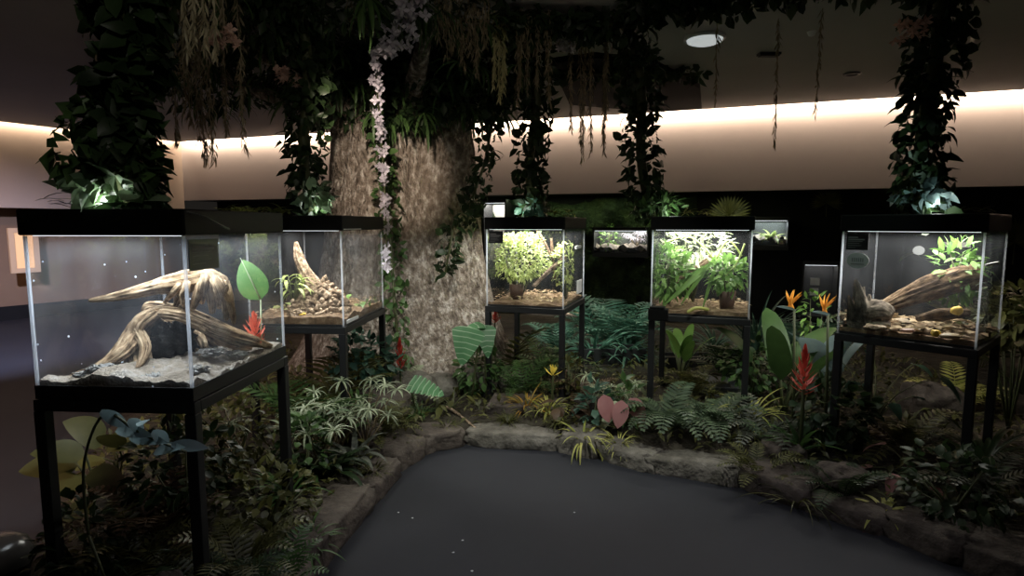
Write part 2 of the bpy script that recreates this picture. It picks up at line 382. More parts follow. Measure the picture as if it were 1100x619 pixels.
# moss covered wall section behind the tree and the two middle terraria
a = on_back(500, 240); b = on_back(748, 240)
mb = MB(); L = (V((b.x, b.y, 0)) - V((a.x, a.y, 0))).length; rows = []
for i in range(61):
    r_ = []
    for j in range(25):
        p = V((a.x, a.y, 0)) + TW * (L * i / 60) + V((0, 0, .0 + 1.92 * j / 24))
        p = p + NW * (.06 + .16 * noise.fractal(p * 2.2, 1, 2, 4)); r_.append(p)
    rows.append(r_)
mb.quad_strip(rows); mo = mb.build('moss_covering', M['moss'])
tag(mo, 'dark green mossy covering on the recessed wall behind the tree', 'moss wall', kind='stuff')
c_ = on_back(783, 215, .7); area('recess_fill', (c_.x, c_.y, 1.9), (0, 0, math.atan2(TW.y, TW.x)), .8, .1, 2.2, (.95, 1, .55))  # added light that makes the fan palm show in the dark recess
area('recess_fill', tuple((a + b) / 2 * V((1, 1, 0)) + NW * .35 + V((0, 0, 1.9))), (0, 0, math.atan2(TW.y, TW.x)), 3, .1, 5.5, (.85, 1, .6))

# ---------------------------------------------------------------- floor bed
EDGE = [(-.70, 1.3), (-.80, 1.9), (-.86, 2.42), (-.82, 2.66), (-.75, 3.05), (-.70, 3.52), (-.58, 3.79), (-.32, 3.97), (-.03, 3.99), (.31, 3.84), (.56, 3.72),
        (.85, 3.50), (1.30, 3.32), (1.56, 3.02), (1.81, 2.76), (1.98, 2.50), (2.3, 2.1), (2.9, 1.6), (4.2, 1.2)]
OUT = [(7, 1.0), (7.4, 6.5), (3.2, 8.6), (-3.6, 11.0), (-4.6, 8.6), (-3.7, 6.0), (-2.95, 4.2), (-2.45, 3.0), (-2.05, 2.3), (-1.9, 1.7), (-1.7, 1.3)]
POLY = EDGE + OUT
def inside(x, y):
    c = False; n = len(POLY)
    for i in range(n):
        x1, y1 = POLY[i]; x2, y2 = POLY[(i + 1) % n]
        if (y1 > y) != (y2 > y) and x < (x2 - x1) * (y - y1) / (y2 - y1) + x1: c = not c
    return c
def edge_dist(x, y):
    best = 9; n = len(POLY)
    for i in range(n):
        a_ = V((POLY[i][0], POLY[i][1])); b_ = V((POLY[(i + 1) % n][0], POLY[(i + 1) % n][1])); p = V((x, y)); ab = b_ - a_
        t = max(0, min(1, (p - a_).dot(ab) / ab.length_squared)); best = min(best, (p - a_ - ab * t).length)
    return best
def bed_z(x, y):
    d = edge_dist(x, y)
    return min(.12, .03 + d * .5) + .05 * min(1, d) * noise.noise(V((x * 1.6, y * 1.6, 3))) + min(.10, max(0, d - .5) * .06)
mb = MB(); NX, NY = 120, 110; idx = {}
for i in range(NX + 1):
    for j in range(NY + 1):
        x = -4.8 + i * 12.3 / NX; y = .95 + j * 10.2 / NY
        if inside(x, y): idx[i, j] = len(mb.v); mb.v.append((x, y, bed_z(x, y)))
for i in range(NX):
    for j in range(NY):
        q = [(i, j), (i + 1, j), (i + 1, j + 1), (i, j + 1)]
        if all(k in idx for k in q): mb.f.append(tuple(idx[k] for k in q)); mb.m.append(0)
structure(mb.build('ground', M['soil']))

def rock_mesh(seed, sx, sy, sz, rough=.16, sq=.55, n1=20, n2=12, fr=1.0):
    mb = MB(); rows = []
    for j in range(n2 + 1):
        th = PI * j / n2 - PI / 2; r = []
        for i in range(n1):
            ph = 2 * PI * i / n1
            f = lambda c: math.copysign(abs(c) ** sq, c)
            p = V((f(math.cos(th)) * f(math.cos(ph)), f(math.cos(th)) * f(math.sin(ph)), f(math.sin(th))))
            k = 1 + rough * noise.fractal(p * 1.6 * fr + V((seed * 7.3, seed, 0)), 1, 2, 4)
            p = p * k; r.append(V((p.x * sx, p.y * sy, p.z * sz)))
        rows.append(r)
    mb.quad_strip(rows, 0, True); return mb
# edging slabs
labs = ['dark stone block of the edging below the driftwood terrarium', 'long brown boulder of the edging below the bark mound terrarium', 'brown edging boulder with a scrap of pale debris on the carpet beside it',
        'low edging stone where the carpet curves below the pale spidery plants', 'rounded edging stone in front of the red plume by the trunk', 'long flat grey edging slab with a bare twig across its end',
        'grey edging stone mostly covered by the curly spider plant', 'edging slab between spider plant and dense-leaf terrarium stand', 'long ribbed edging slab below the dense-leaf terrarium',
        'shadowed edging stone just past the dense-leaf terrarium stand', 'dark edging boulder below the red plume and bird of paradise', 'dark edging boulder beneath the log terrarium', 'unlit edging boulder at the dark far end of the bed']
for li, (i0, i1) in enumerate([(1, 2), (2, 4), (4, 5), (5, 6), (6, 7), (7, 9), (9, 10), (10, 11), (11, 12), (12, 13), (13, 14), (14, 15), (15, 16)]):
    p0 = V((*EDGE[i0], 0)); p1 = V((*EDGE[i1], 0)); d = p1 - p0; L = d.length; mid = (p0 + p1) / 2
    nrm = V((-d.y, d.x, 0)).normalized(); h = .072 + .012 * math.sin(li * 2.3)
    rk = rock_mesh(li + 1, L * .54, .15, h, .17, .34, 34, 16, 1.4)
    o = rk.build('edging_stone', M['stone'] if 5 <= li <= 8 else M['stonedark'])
    o.location = mid + nrm * .12 + V((0, 0, h * .62)); o.rotation_euler = (rv(-.05, .05), rv(-.03, .03), math.atan2(d.y, d.x) + rv(-.04, .04))
    tag(o, labs[li], 'stone', 'edging stones around the bed')

# ---------------------------------------------------------------- plant generators: return {part: mesh}
def g_fern(seed, n=11, L=.4, pin=15, pw=.07, mt='lv_mid', el=(.5, 1.2), droop=1.5, plen=.22):
    R.seed(seed); mb = MB()
    for k in range(n):
        a = 2 * PI * k / n + rv(-.3, .3); e = rv(*el); Ln = L * rv(.7, 1.1)
        p = V((math.cos(a) * .02, math.sin(a) * .02, 0)); d = polar(a, e); hs = V((-math.sin(a), math.cos(a), 0)); pts = [p]
        for i in range(pin):
            t = i / pin; ee = e - droop * t * t
            d = polar(a + .2 * math.sin(t * 2 + k), ee); p = p + d * (Ln / pin); pts.append(p.copy())
            up = hs.cross(d) * -1
            if up.z < 0: up = -up
            if i > 0:
                w = Ln * plen * math.sin(PI * min(1, .12 + t * .9)) ** .7
                for s_ in (-1, 1):
                    mb.leaf(p, hs * s_ + d * .45 + up * .05, up, w, pw * Ln * .75, 'lance', .35, .2, 2)
        mb.tube(pts[::3] + [pts[-1]], [.003] * len(pts[::3]) + [.001], 4, 0, None, False)
    return {'fronds': mb.build('fern', M[mt], mesh_only=True)}
def g_palm(seed, n=8, L=.6, mt='lv_mid', pin=12): return g_fern(seed, n, L, pin, .075, mt, (.7, 1.35), 1.3, .42)
def g_strap(seed, n=22, L=.35, W=.022, mt='lv_mid', bend=(1.0, 2.2), el=(.6, 1.4), curl=0):
    R.seed(seed); mb = MB()
    for k in range(n):
        a = rv(0, 2 * PI); e = rv(*el); d = polar(a, e); up = polar(a, e + PI / 2)
        mb.leaf((math.cos(a) * .015, math.sin(a) * .015, 0), d, up, L * rv(.6, 1.1), W * rv(.8, 1.2), 'strap', rv(*bend) + curl, .3, 8)
    return {'leaves': mb.build('strap', M[mt], mesh_only=True)}
def g_broad(seed, n=9, L=.16, W=.11, H=.25, mt='lv_mid', shape='heart', spread=.7, seg=6, bend=.7):
    R.seed(seed); lf = MB(); st = MB()
    for k in range(n):
        a = 2 * PI * k / n * 1.618 + rv(-.3, .3); e = PI / 2 - spread * rv(.2, 1.1); hh = H * rv(.55, 1.1)
        pts = [V((0, 0, 0))]; p = V((0, 0, 0))
        for i in range(4):
            d = polar(a, e - .25 * i); p = p + d * hh / 4; pts.append(p.copy())
        st.tube(pts, [.006, .005, .004, .003, .003], 5)
        tilt = rv(-.7, .15); d = polar(a + rv(-.4, .4), tilt); up = polar(a, tilt + PI / 2)
        s_ = rv(.7, 1.15); lf.leaf(p, d, up, L * s_, W * s_, shape, bend, .18, seg)
    return {'leaves': lf.build('leaves', M[mt], mesh_only=True), 'stems': st.build('stems', M['stem'], mesh_only=True)}
def g_star(seed, n=9, H=.4, L=.13, mt='lv_pale', whorl=13, leaves_low=12):
    R.seed(seed); lf = MB(); st = MB()
    for k in range(n):
        a = rv(0, 2 * PI); e = rv(.95, 1.5); hh = H * rv(.55, 1.1)
        pts = [V((0, 0, 0))]; p = V((0, 0, 0))
        for i in range(4): p = p + polar(a, e - .12 * i) * hh / 4; pts.append(p.copy())
        st.tube(pts, [.005, .004, .004, .003, .003], 5)
        for j in range(whorl):
            b_ = 2 * PI * j / whorl + rv(-.2, .2); ee = rv(-.2, .7)
            lf.leaf(p, polar(b_, ee), polar(b_, ee + PI / 2), L * rv(.6, 1.1), .013, 'strap', rv(.7, 2.0), .3, 5)
    return {'leaves': lf.build('whorls', M[mt], mesh_only=True), 'stems': st.build('stems', M['stemtan'], mesh_only=True)}
def g_bush(seed, n=260, rx=.2, rz=.18, H=.25, L=.045, W=.026, mt='lv_mid', shape='ovate', twigs=9, seg=3):
    R.seed(seed); lf = MB(); st = MB()
    for k in range(twigs):
        d = rdir(); e = V((d.x * rx * .8, d.y * rx * .8, H + d.z * rz * .8)); st.tube([V((0, 0, 0)), e * .5 + V((0, 0, .05 * H)), e], [.008, .005, .002], 5)
    for k in range(n):
        d = rdir(); r = rv(.45, 1) ** .5 * (1 + .25 * noise.noise(d * 2 + V((seed, 0, 0))))
        p = V((d.x * rx * r, d.y * rx * r, H + d.z * rz * r)); dd = (d + rdir() * .8 + V((0, 0, -.1))).normalized()
        lf.leaf(p, dd, V((0, 0, 1)) + rdir() * .5, L * rv(.7, 1.3), W * rv(.8, 1.2), shape, .5, .2, seg)
    return {'leaves': lf.build('leaves', M[mt], mesh_only=True), 'stems': st.build('stems', M['stem'], mesh_only=True)}
def g_plume(seed, H=.22, mt='red', base='lv_mid', n=44, stem=.18, w=.03, leafL=.32):
    R.seed(seed); fl = MB(); lf = MB(); st = MB()
    st.tube([(0, 0, 0), (.005, 0, stem), (0, 0, stem + H)], [.009, .008, .004], 6)
    for k in range(n):
        t = k / n; a = k * 2.4; e = .35 + 1.0 * t; r = w * (1 - .6 * t)
        fl.leaf((0, 0, stem + H * t), polar(a, e), polar(a, e + PI / 2), .085 * (1.15 - .5 * t), .02, 'lance', -.5, .3, 3)
    for k in range(16):
        a = rv(0, 2 * PI); e = rv(.5, 1.2); lf.leaf((0, 0, .01), polar(a, e), polar(a, e + PI / 2), leafL * rv(.6, 1), .03, 'strap', rv(.6, 1.4), .3, 6)
    return {'flower_spike': fl.build('bracts', M[mt], mesh_only=True), 'leaves': lf.build('leaves', M[base], mesh_only=True), 'stem': st.build('stem', M['stem'], mesh_only=True)}
def g_paradise(seed, H=.75, lean=.1):
    R.seed(seed); fl = MB(); st = MB(); bk = MB()
    top = V((lean, 0, H)); st.tube([(0, 0, 0), (lean * .3, 0, H * .5), top], [.010, .009, .007], 7)
    bk.leaf(top + V((.01, 0, -.005)), (-1, 0, .16), (0, 0, 1), .13, .035, 'lance', -.1, 1.2, 5)
    for k in range(7):
        a = 1.0 + k * .22; d = V((-math.cos(a) * .9, .25 * math.sin(k * 2), math.sin(a)))
        fl.leaf(top + V((-.01 * k * .8, 0, .005)), d, (-.4, 1, .2), .13 * rv(.8, 1.1), .026, 'lance', rv(-.3, .3), .5, 4)
    return {'petals': fl.build('petals', M['orange'], mesh_only=True), 'stem': st.build('stem', M['stem'], mesh_only=True), 'beak': bk.build('beak', M['lv_blue'], mesh_only=True)}
def g_paddle(seed, n=5, L=.5, W=.17, stalk=.25, mt='lv_mid', el=(.9, 1.45)):
    R.seed(seed); lf = MB(); st = MB()
    for k in range(n):
        a = 2 * PI * k / n + rv(-.5, .5); e = rv(*el); d = polar(a, e); p = d * stalk * rv(.7, 1.2)
        st.tube([(0, 0, 0), p * .5, p], [.012, .010, .007], 6)
        lf.leaf(p, d, polar(a, e + PI / 2), L * rv(.7, 1.05), W * rv(.8, 1.1), 'paddle', rv(.3, 1.0), .18, 10)
    return {'leaves': lf.build('leaves', M[mt], mesh_only=True), 'stems': st.build('stems', M['stem'], mesh_only=True)}
def g_fan(seed, mt='lv_olive', Rr=.35, n=26):
    R.seed(seed); lf = MB(); st = MB(); st.tube([(0, 0, -.3), (0, 0, 0)], [.01, .006], 5)
    for k in range(n):
        a = -2.1 + 4.2 * k / (n - 1) + PI / 2
        lf.leaf((0, 0, 0), (math.cos(a), -.15, math.sin(a)), (0, -1, .1), Rr * rv(.85, 1.05), .05, 'lance', .25, .4, 4)
    return {'leaf_blades': lf.build('blades', M[mt], mesh_only=True), 'stem': st.build('stem', M['stem'], mesh_only=True)}
cache = {}
def plant(name, gen, key, loc, label, cat='plant', rz=None, s=1.0, group=None, tilt=(0, 0), **kw):
    k = (gen.__name__, key, tuple(sorted(kw.items())))
    if k not in cache: cache[k] = gen(key, **kw)
    parts = cache[k]; rz = rz if rz is not None else (hash(label) if 0 else sum(map(ord, label))) % 63 / 10
    if len(parts) == 1:
        o = link(name, list(parts.values())[0]); tag(o, label, cat, group); o.location = loc; o.rotation_euler = (tilt[0], tilt[1], rz); o.scale = (s, s, s); return o
    t = thing(name, label, cat, loc, rz, group); t.rotation_euler = (tilt[0], tilt[1], rz); t.scale = (s, s, s)
    for pn, me in parts.items(): link(pn, me, t)
    return t
def gp(px, Y, dz=0):
    x = at_y(px, 300, Y).x; return V((x, Y, (bed_z(x, Y) if inside(x, Y) else 0) - .005 + dz))

# ---------------------------------------------------------------- tree
TC = V((-1.02, 5.72, 0))
mb = MB(); rows = []; NZ, NA = 90, 110
for j in range(NZ + 1):
    z = -.02 + 3.2 * j / NZ; r_ = []
    base = .60 + .50 * math.exp(-max(0, z) * 1.9) + .05 * math.sin(z * 2)
    for i in range(NA):
        a = 2 * PI * i / NA
        lobe = .10 * math.cos(3 * a + .9) + .05 * math.cos(5 * a + 2) + .16 * math.exp(-max(0, z) * 1.8) * abs(math.sin(4 * a + .5))
        # deep crease facing the room, slightly to one side
        da = (a + PI / 2 + .10 + PI) % (2 * PI) - PI
        crease = -.16 * math.exp(-(da / .10) ** 2) * min(1, max(0, z) * 1.2)
        p = V((math.cos(a), math.sin(a), 0))
        rr = base + lobe * .8 + crease
        q = V((p.x * 3, p.y * 3, z * .7))
        rr += .05 * noise.fractal(q, 1, 2, 4) + .02 * noise.fractal(q * 3.1, 1, 2, 4) + .012 * noise.noise(V((a * 26, 0, z * 1.4)))
        if z > 2.45 and da < 0: rr -= 0
        r_.append(TC + p * rr + V((0, 0, z)))
    rows.append(r_)
mb.quad_strip(rows, 0, True)
tree = thing('tree', 'huge grey-brown tree trunk rising from the bed into the dark ceiling canopy', 'tree', TC)
def put(o, par):
    o.parent = par; o.matrix_parent_inverse = Matrix.Translation(-V(par.location)); return o
put(mb.build('trunk', M['bark']), tree)

def leafy(mb, c, rad, n, L, W, shapes=('ovate',), down=.3, seg=2):
    for k in range(n):
        d = rdir(); r = rv(.2, 1) ** .6; p = V(c) + V((d.x * rad[0] * r, d.y * rad[1] * r, d.z * rad[2] * r))
        dd = (d * .7 + rdir() * .7 + V((0, 0, -down))).normalized(); q = rv(.6, 1.3)
        mb.leaf(p, dd, rdir() + V((0, 0, .8)), L * q, W * q, R.choice(shapes), .6, .25, seg)
R.seed(21)
cr = MB(); cr2 = MB()
for (px, py, Y, rx, ry, rz_, n) in [
    (250, 30, 4.4, .8, .6, .16, 420), (330, 55, 4.9, .7, .6, .22, 520), (400, 85, 5.1, .6, .4, .26, 620), (470, 80, 5.0, .6, .4, .34, 700), (530, 70, 5.0, .45, .5, .28, 460),
    (350, 100, 5.2, .32, .35, .28, 380), (460, 20, 4.2, .7, .6, .13, 420), (300, 10, 3.8, .8, .5, .12, 360), (520, 105, 5.1, .2, .3, .25, 220),
    (440, 120, 5.0, .35, .2, .12, 220), (200, 60, 5.2, .5, .5, .2, 240), (230, 95, 5.6, .5, .5, .25, 240)]:
    c = at_y(px, py, Y); c.z = min(c.z, CEIL - rz_ * .5)
    leafy(cr, c, (rx, ry, rz_), n, .095, .055, ('ovate', 'lance', 'heart'))
    for k in range(5):
        cc = c + V((rv(-rx, rx), rv(-ry, ry), -rz_ * .3))
        for j in range(11):
            a = rv(0, 6.28); cr2.leaf(cc, polar(a, rv(-.9, .5)), V((0, 0, 1)), rv(.18, .34), .028, 'strap', rv(.6, 1.4), .3, 5)
put(cr.build('canopy_leaves', M['lv_dark']), tree); put(cr2.build('canopy_fronds', M['lv_mid']), tree)
br = MB()
for (px, py, Y) in [(250, 40, 4.4), (330, 60, 4.9), (530, 70, 4.9), (460, 25, 4.2), (200, 70, 5.2)]:
    e = at_y(px, py, Y); e.z = min(e.z, 2.88); br.tube([TC + V((0, 0, 2.3)), TC * .5 + e * .5 + V((0, 0, 1.15)), e], [.14, .09, .04], 8)
put(br.build('branches', M['bark']), tree)
# trunk ivy
def vine_on(name, label, pts, n, rad, L, W, mt, stemr=.02, cat='vine', shapes=('heart', 'ovate'), group=None, smt='stem', seed=1, fat=None):
    R.seed(seed); t = thing(name, label, cat, pts[-1], 0, group); lf = MB(); st = MB()
    st.tube(pts, stemr, 8)
    cum = [0]
    for i in range(1, len(pts)): cum.append(cum[-1] + (V(pts[i]) - V(pts[i - 1])).length)
    for k in range(n):
        s_ = rv(0, cum[-1]); i = max(j for j in range(len(cum) - 1) if cum[j] <= s_); f_ = (s_ - cum[i]) / (cum[i + 1] - cum[i] + 1e-9)
        p = V(pts[i]).lerp(V(pts[i + 1]), f_); rr = rad * (fat(s_ / cum[-1]) if fat else 1) * (1 + .35 * noise.noise(p * 4))
        d = rdir(); d = V((d.x, d.y, d.z * .4)).normalized(); q = rv(.6, 1.3)
        lf.leaf(p + d * rr * rv(.55, 1), (d * .8 + rdir() * .9 + V((0, 0, -.3))).normalized(), d + rdir() * .5 + V((0, 0, .4)), L * q, W * q, R.choice(shapes), .7, .2, 3)
    put(st.build('stem', M[smt]), t); put(lf.build('leaves', M[mt]), t)
    return t
def P(*a): return at_y(*a)
vine_on('ivy_vine', 'thin dark ivy vine clinging to the crease of the tree trunk', [P(408, 120, 5.0), P(414, 200, 4.98), P(420, 260, 4.95), P(424, 330, 4.9), P(432, 400, 4.75)], 330, .09, .075, .05, 'lv_mid', .012, seed=3)
vine_on('ivy_vine', 'small dark ivy spray hanging on the pale middle of the trunk', [P(488, 235, 4.98), P(484, 262, 4.95), P(478, 295, 4.92)], 70, .08, .08, .05, 'lv_dark', .008, seed=4)
vine_on('ivy_vine', 'looping ivy vine hanging off the trunk side against the lit wall', [P(537, 95, 4.9), P(527, 140, 4.9), P(521, 175, 4.9), P(510, 205, 4.95), P(500, 245, 5.0)], 240, .085, .08, .05, 'lv_dark', .012, seed=5)
# pale blossom garland down the crease
R.seed(9); t = thing('blossom_garland', 'garland of pale lilac blossoms hanging down the crease of the trunk', 'garland', P(415, 285, 4.75))
gs = MB(); pts = [P(448, -20, 3.5), P(436, 10, 3.6), P(420, 50, 3.8), P(405, 62, 4.0), P(404, 90, 4.3), P(410, 150, 4.66), P(414, 220, 4.7), P(416, 290, 4.7)]
gs.tube(pts, .006, 6); put(gs.build('stem', M['stem']), t)
pet = MB()
for i in range(len(pts) - 1):
    n = [46, 40, 22, 16, 26, 26, 18][i]
    for k in range(n):
        p = V(pts[i]).lerp(V(pts[i + 1]), rv(0, 1)) + rdir() * ([.14, .12, .05, .04, .045, .04, .035][i]) * rv(.2, 1); q = (rdir() + V((0, -1, 0))).normalized()
        for j in range(4):
            dd = (Euler((0, 0, j * PI / 2)).to_matrix() @ V((1, 0, .3))); dd.rotate(q.to_track_quat('Z', 'Y')); pet.leaf(p, dd, q, .04, .03, 'ovate', .4, .1, 2)
put(pet.build('blossoms', M['petal']), t)
for px, py, Y, nm, lb in [(240, 42, 2.9, 'petalpink', 'pale pink blossom cluster at the end of the moss strands near the ceiling'), (308, 82, 3.9, 'petalpink', 'pinkish blossom cluster on top of the ivy column above the rocky terrarium'),
                      (610, 48, 4.6, 'petal', 'whitish blossom cluster in the ivy garland by the bushy tree terrarium column'), (978, 32, 3.2, 'petalpink', 'brownish blossom cluster beside the ivy column above the log terrarium')]:
    pet = MB(); c = P(px, py, Y)
    for k in range(26):
        p = c + V((rv(-.07, .07), rv(-.04, .04), rv(-.05, .05))); q = rdir()
        for j in range(4):
            dd = (Euler((0, 0, j * PI / 2)).to_matrix() @ V((1, 0, .3))); dd.rotate(q.to_track_quat('Z', 'Y')); pet.leaf(p, dd, q, .03, .02, 'ovate', .4, .1, 2)
    tag(pet.build('blossom_cluster', M[nm]), lb, 'blossoms')

# ---------------------------------------------------------------- terraria
TZ0, TZ1, LIDT = .866, 1.458, 1.553
def terrarium(key, name_lab, stand_lab, x, y, yaw, w_, d_, gl, band=.0, placard=True, power=6, col=COOL, leglen=None):
    s = thing('terrarium_stand', stand_lab, 'stand', (x, y, bed_z(x, y) - .02), yaw)
    z0 = bed_z(x, y) - .02; hw, hd = w_ / 2 + .012, d_ / 2 + .012; top = TZ0 - z0
    fr = MB()
    for (a_, b_) in (((-hw, -hd), (hw, -hd + .04)), ((-hw, hd - .04), (hw, hd)), ((-hw, -hd + .04), (-hw + .04, hd - .04)), ((hw - .04, -hd + .04), (hw, hd - .04))):
        fr.box((a_[0], a_[1], top - .045), (b_[0], b_[1], top - .002))
    fr.box((-hw + .04, -hd + .04, top - .015), (hw - .04, hd - .04, top - .004))
    bevel(fr.build('top_frame', M['black'], s, False), .003)
    for sx in (-1, 1):
        for sy in (-1, 1):
            l = MB(); cx, cy = sx * (hw - .02), sy * (hd - .02); l.box((cx - .021, cy - .021, -.04), (cx + .021, cy + .021, top - .046))
            o = bevel(l.build('leg', M['black'], s, False), .003)
            f = MB(); f.box((cx - .03, cy - .03, -.045), (cx + .03, cy + .03, -.03 + .035)); f.build('foot', M['black'], o, False)
    t = thing('terrarium', name_lab, 'terrarium', (x, y, TZ0), yaw)
    H = TZ1 - TZ0; hw, hd = w_ / 2, d_ / 2; g = .005
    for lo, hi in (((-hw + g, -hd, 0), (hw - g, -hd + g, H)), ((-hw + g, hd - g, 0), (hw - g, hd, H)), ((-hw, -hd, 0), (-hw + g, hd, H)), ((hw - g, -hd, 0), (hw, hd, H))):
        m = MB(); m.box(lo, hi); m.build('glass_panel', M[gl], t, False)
    for sx in (-1, 1):
        for sy in (-1, 1):
            m = MB(); cx, cy = sx * (hw - .001), sy * (hd - .001); m.box((cx - .0045, cy - .0045, 0), (cx + .0045, cy + .0045, H)); m.build('edge_seam', M['seam'], t, False)
    m = MB(); m.box((-hw + g, -hd + g, 0), (hw - g, hd - g, .012)); m.build('base', M['black'], t, False)
    if band:
        m = MB(); q = .006
        m.box((-hw - q, -hd - q, 0), (hw + q, -hd - .0005, band)); m.box((-hw - q, hd + .0005, 0), (hw + q, hd + q, band))
        m.box((-hw - q, -hd, 0), (-hw - .0005, hd, band)); m.box((hw + .0005, -hd, 0), (hw + q, hd, band)); m.build('base_trim', M['black'], t, False)
    m = MB(); m.box((-hw - .014, -hd - .014, H + .002), (hw + .014, hd + .014, LIDT - TZ0))
    lid = bevel(m.build('lid', M['lid'], t, False), .006)
    m = MB(); m.box((-hw + .02, -hd + .012, H - .0004), (hw - .02, -hd + .02, H + .0015)); m.build('lamp_strip', M['led'], lid, False)
    lz = bpy.data.objects.new
    a1 = area('terrarium_lamp', (0, 0, H - .012), (0, 0, 0), w_ * .8, d_ * .72, power, col, t)
    if placard:
        m = MB(); m.box((-hw + .02, -hd - .004, H - .105), (-hw + .02 + .115, -hd - .0005, H - .012)); pl = m.build('placard', M['placard'], t, False)
        m = MB()
        for i, (ll, hh) in enumerate(((.05, .007), (.085, .007), (.075, .003), (.06, .003), (.07, .003), (.04, .003))):
            zz = H - .03 - i * .012; m.box((-hw + .03, -hd - .0055, zz - hh), (-hw + .03 + ll, -hd - .0042, zz))
        m.build('lettering', M['ink'], pl, False)
    return t
def loc2w(t, x, y, z): return Matrix.Translation(t.location) @ Matrix.Rotation(t.rotation_euler.z, 4, 'Z') @ V((x, y, z))
TA = dict(x=-1.416, y=2.493, yaw=-.06, w_=.585, d_=.752)
TB = dict(x=-1.312, y=4.12, yaw=-.072, w_=.6, d_=.86)
TCc = dict(x=.212, y=4.907, yaw=-.319, w_=.61, d_=.754)
TD = dict(x=1.408, y=4.415, yaw=-.36, w_=.646, d_=.70)
TE = dict(x=2.354, y=3.437, yaw=-.83, w_=.654, d_=.597)
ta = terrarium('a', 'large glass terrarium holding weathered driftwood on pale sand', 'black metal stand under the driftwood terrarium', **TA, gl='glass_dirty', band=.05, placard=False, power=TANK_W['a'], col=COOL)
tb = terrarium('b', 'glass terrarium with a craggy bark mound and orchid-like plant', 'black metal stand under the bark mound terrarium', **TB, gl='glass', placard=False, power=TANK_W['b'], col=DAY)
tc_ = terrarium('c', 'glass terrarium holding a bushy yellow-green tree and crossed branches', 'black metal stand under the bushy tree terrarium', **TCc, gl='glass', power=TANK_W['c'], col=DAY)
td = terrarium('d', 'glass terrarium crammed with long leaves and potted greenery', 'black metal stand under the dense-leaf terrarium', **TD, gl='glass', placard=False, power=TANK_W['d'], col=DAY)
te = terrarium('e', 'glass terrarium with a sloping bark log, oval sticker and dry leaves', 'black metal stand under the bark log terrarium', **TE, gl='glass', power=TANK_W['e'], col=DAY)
# placard on the side pane of the driftwood terrarium
H = TZ1 - TZ0
def side_placard(t, w_, d_, y0):
    m = MB(); m.box((w_ / 2 + .0005, y0, H - .125), (w_ / 2 + .004, y0 + .19, H - .012)); pl = m.build('placard', M['placard'], t, False)
    m = MB()
    for i, (ll, hh) in enumerate(((.10, .008), (.14, .008), (.12, .003), (.10, .003), (.12, .003), (.08, .003))):
        zz = H - .03 - i * .014; m.box((w_ / 2 + .0042, y0 + .02, zz - hh), (w_ / 2 + .0055, y0 + .02 + ll, zz))
    m.build('lettering', M['ink'], pl, False)
side_placard(ta, TA['w_'], TA['d_'], -TA['d_'] / 2 + .02)
# oval sticker with rim and lettering, round clip and white bar on the log terrarium
w2, d2 = TE['w_'] / 2, TE['d_'] / 2
def disc(mb, cx, cz, rx, rz_, y, th, k=28):
    b = len(mb.v)
    for yy in (y, y - th):
        for i in range(k): mb.v.append((cx + rx * math.cos(2 * PI * i / k), yy, cz + rz_ * math.sin(2 * PI * i / k)))
    mb.f.append(tuple(b + i for i in range(k))); mb.f.append(tuple(b + k + i for i in range(k))[::-1]); mb.m += [0, 0]
    for i in range(k): mb.f.append((b + i, b + k + i, b + k + (i + 1) % k, b + (i + 1) % k)); mb.m.append(0)
m = MB(); disc(m, -w2 + .085, H - .165, .058, .045, -d2 - .0005, .003); st = m.build('oval_sticker', simple('sticker_grey', (.3, .3, .3), .5), te, False)
m = MB()
for i in range(6): m.box((-w2 + .055 + i * .011, -d2 - .0048, H - .172), (-w2 + .0605 + i * .011, -d2 - .0036, H - .150))
m.box((-w2 + .05, -d2 - .0048, H - .187), (-w2 + .12, -d2 - .0036, H - .182)); m.build('lettering', M['ink'], st, False)
m = MB(); m.box((w2 + .0005, -d2 + .05, H - .17), (w2 + .008, -d2 + .38, H - .16)); m.build('thermometer_strip', M['white'], te, False)
m = MB(); m.box((w2 - .31, d2 - .012, H - .095), (w2 - .16, d2 - .006, H - .065)); m.build('rear_label', simple('label_grey', (.08, .075, .07), .5), te, False)
m = MB(); disc(m, -.09, H - .12, .032, .028, d2 - .008, .003); m.build('suction_disc', simple('disc_grey', (.10, .105, .11), .5), te, False)
# white tag on the base of the rocky terrarium, thermometer bar, label on the tree terrarium
m = MB(); m.box((TB['w_'] / 2 + .0005, -.38, .012), (TB['w_'] / 2 + .006, -.16, .032)); m.build('white_tag', M['white'], tb, False)
m = MB(); m.box((TB['w_'] / 2 + .0145, -.42, LIDT - TZ0 - .088), (TB['w_'] / 2 + .02, -.1, LIDT - TZ0 - .082)); m.build('lid_handle', M['white'], tb, False)
m = MB(); m.box((TCc['w_'] / 2 + .0005, .10, .06), (TCc['w_'] / 2 + .006, .27, .17)); m.build('white_tag', M['white'], tc_, False)
m = MB(); m.box((TCc['w_'] / 2 - .02, .1, .43), (TCc['w_'] / 2 - .008, .3, .455)); m.build('thermometer', M['white'], tc_, False)
# power box fixed on the corner of the dense-leaf stand
m = MB(); Md = Matrix.Translation(loc2w(td, -.27, -.40, 0)) @ Matrix.Rotation(TD['yaw'], 4, 'Z'); m.box((-.06, -.04, -.03), (.07, .04, .05)); m.box((-.05, -.045, .05), (.05, .035, .065))
m.v = [tuple(Md @ V(p)) for p in m.v]
o = bevel(m.build('power_box', M['lid'], None, False), .004); tag(o, 'small black power box on the front corner of the dense-leaf terrarium stand', 'power box')
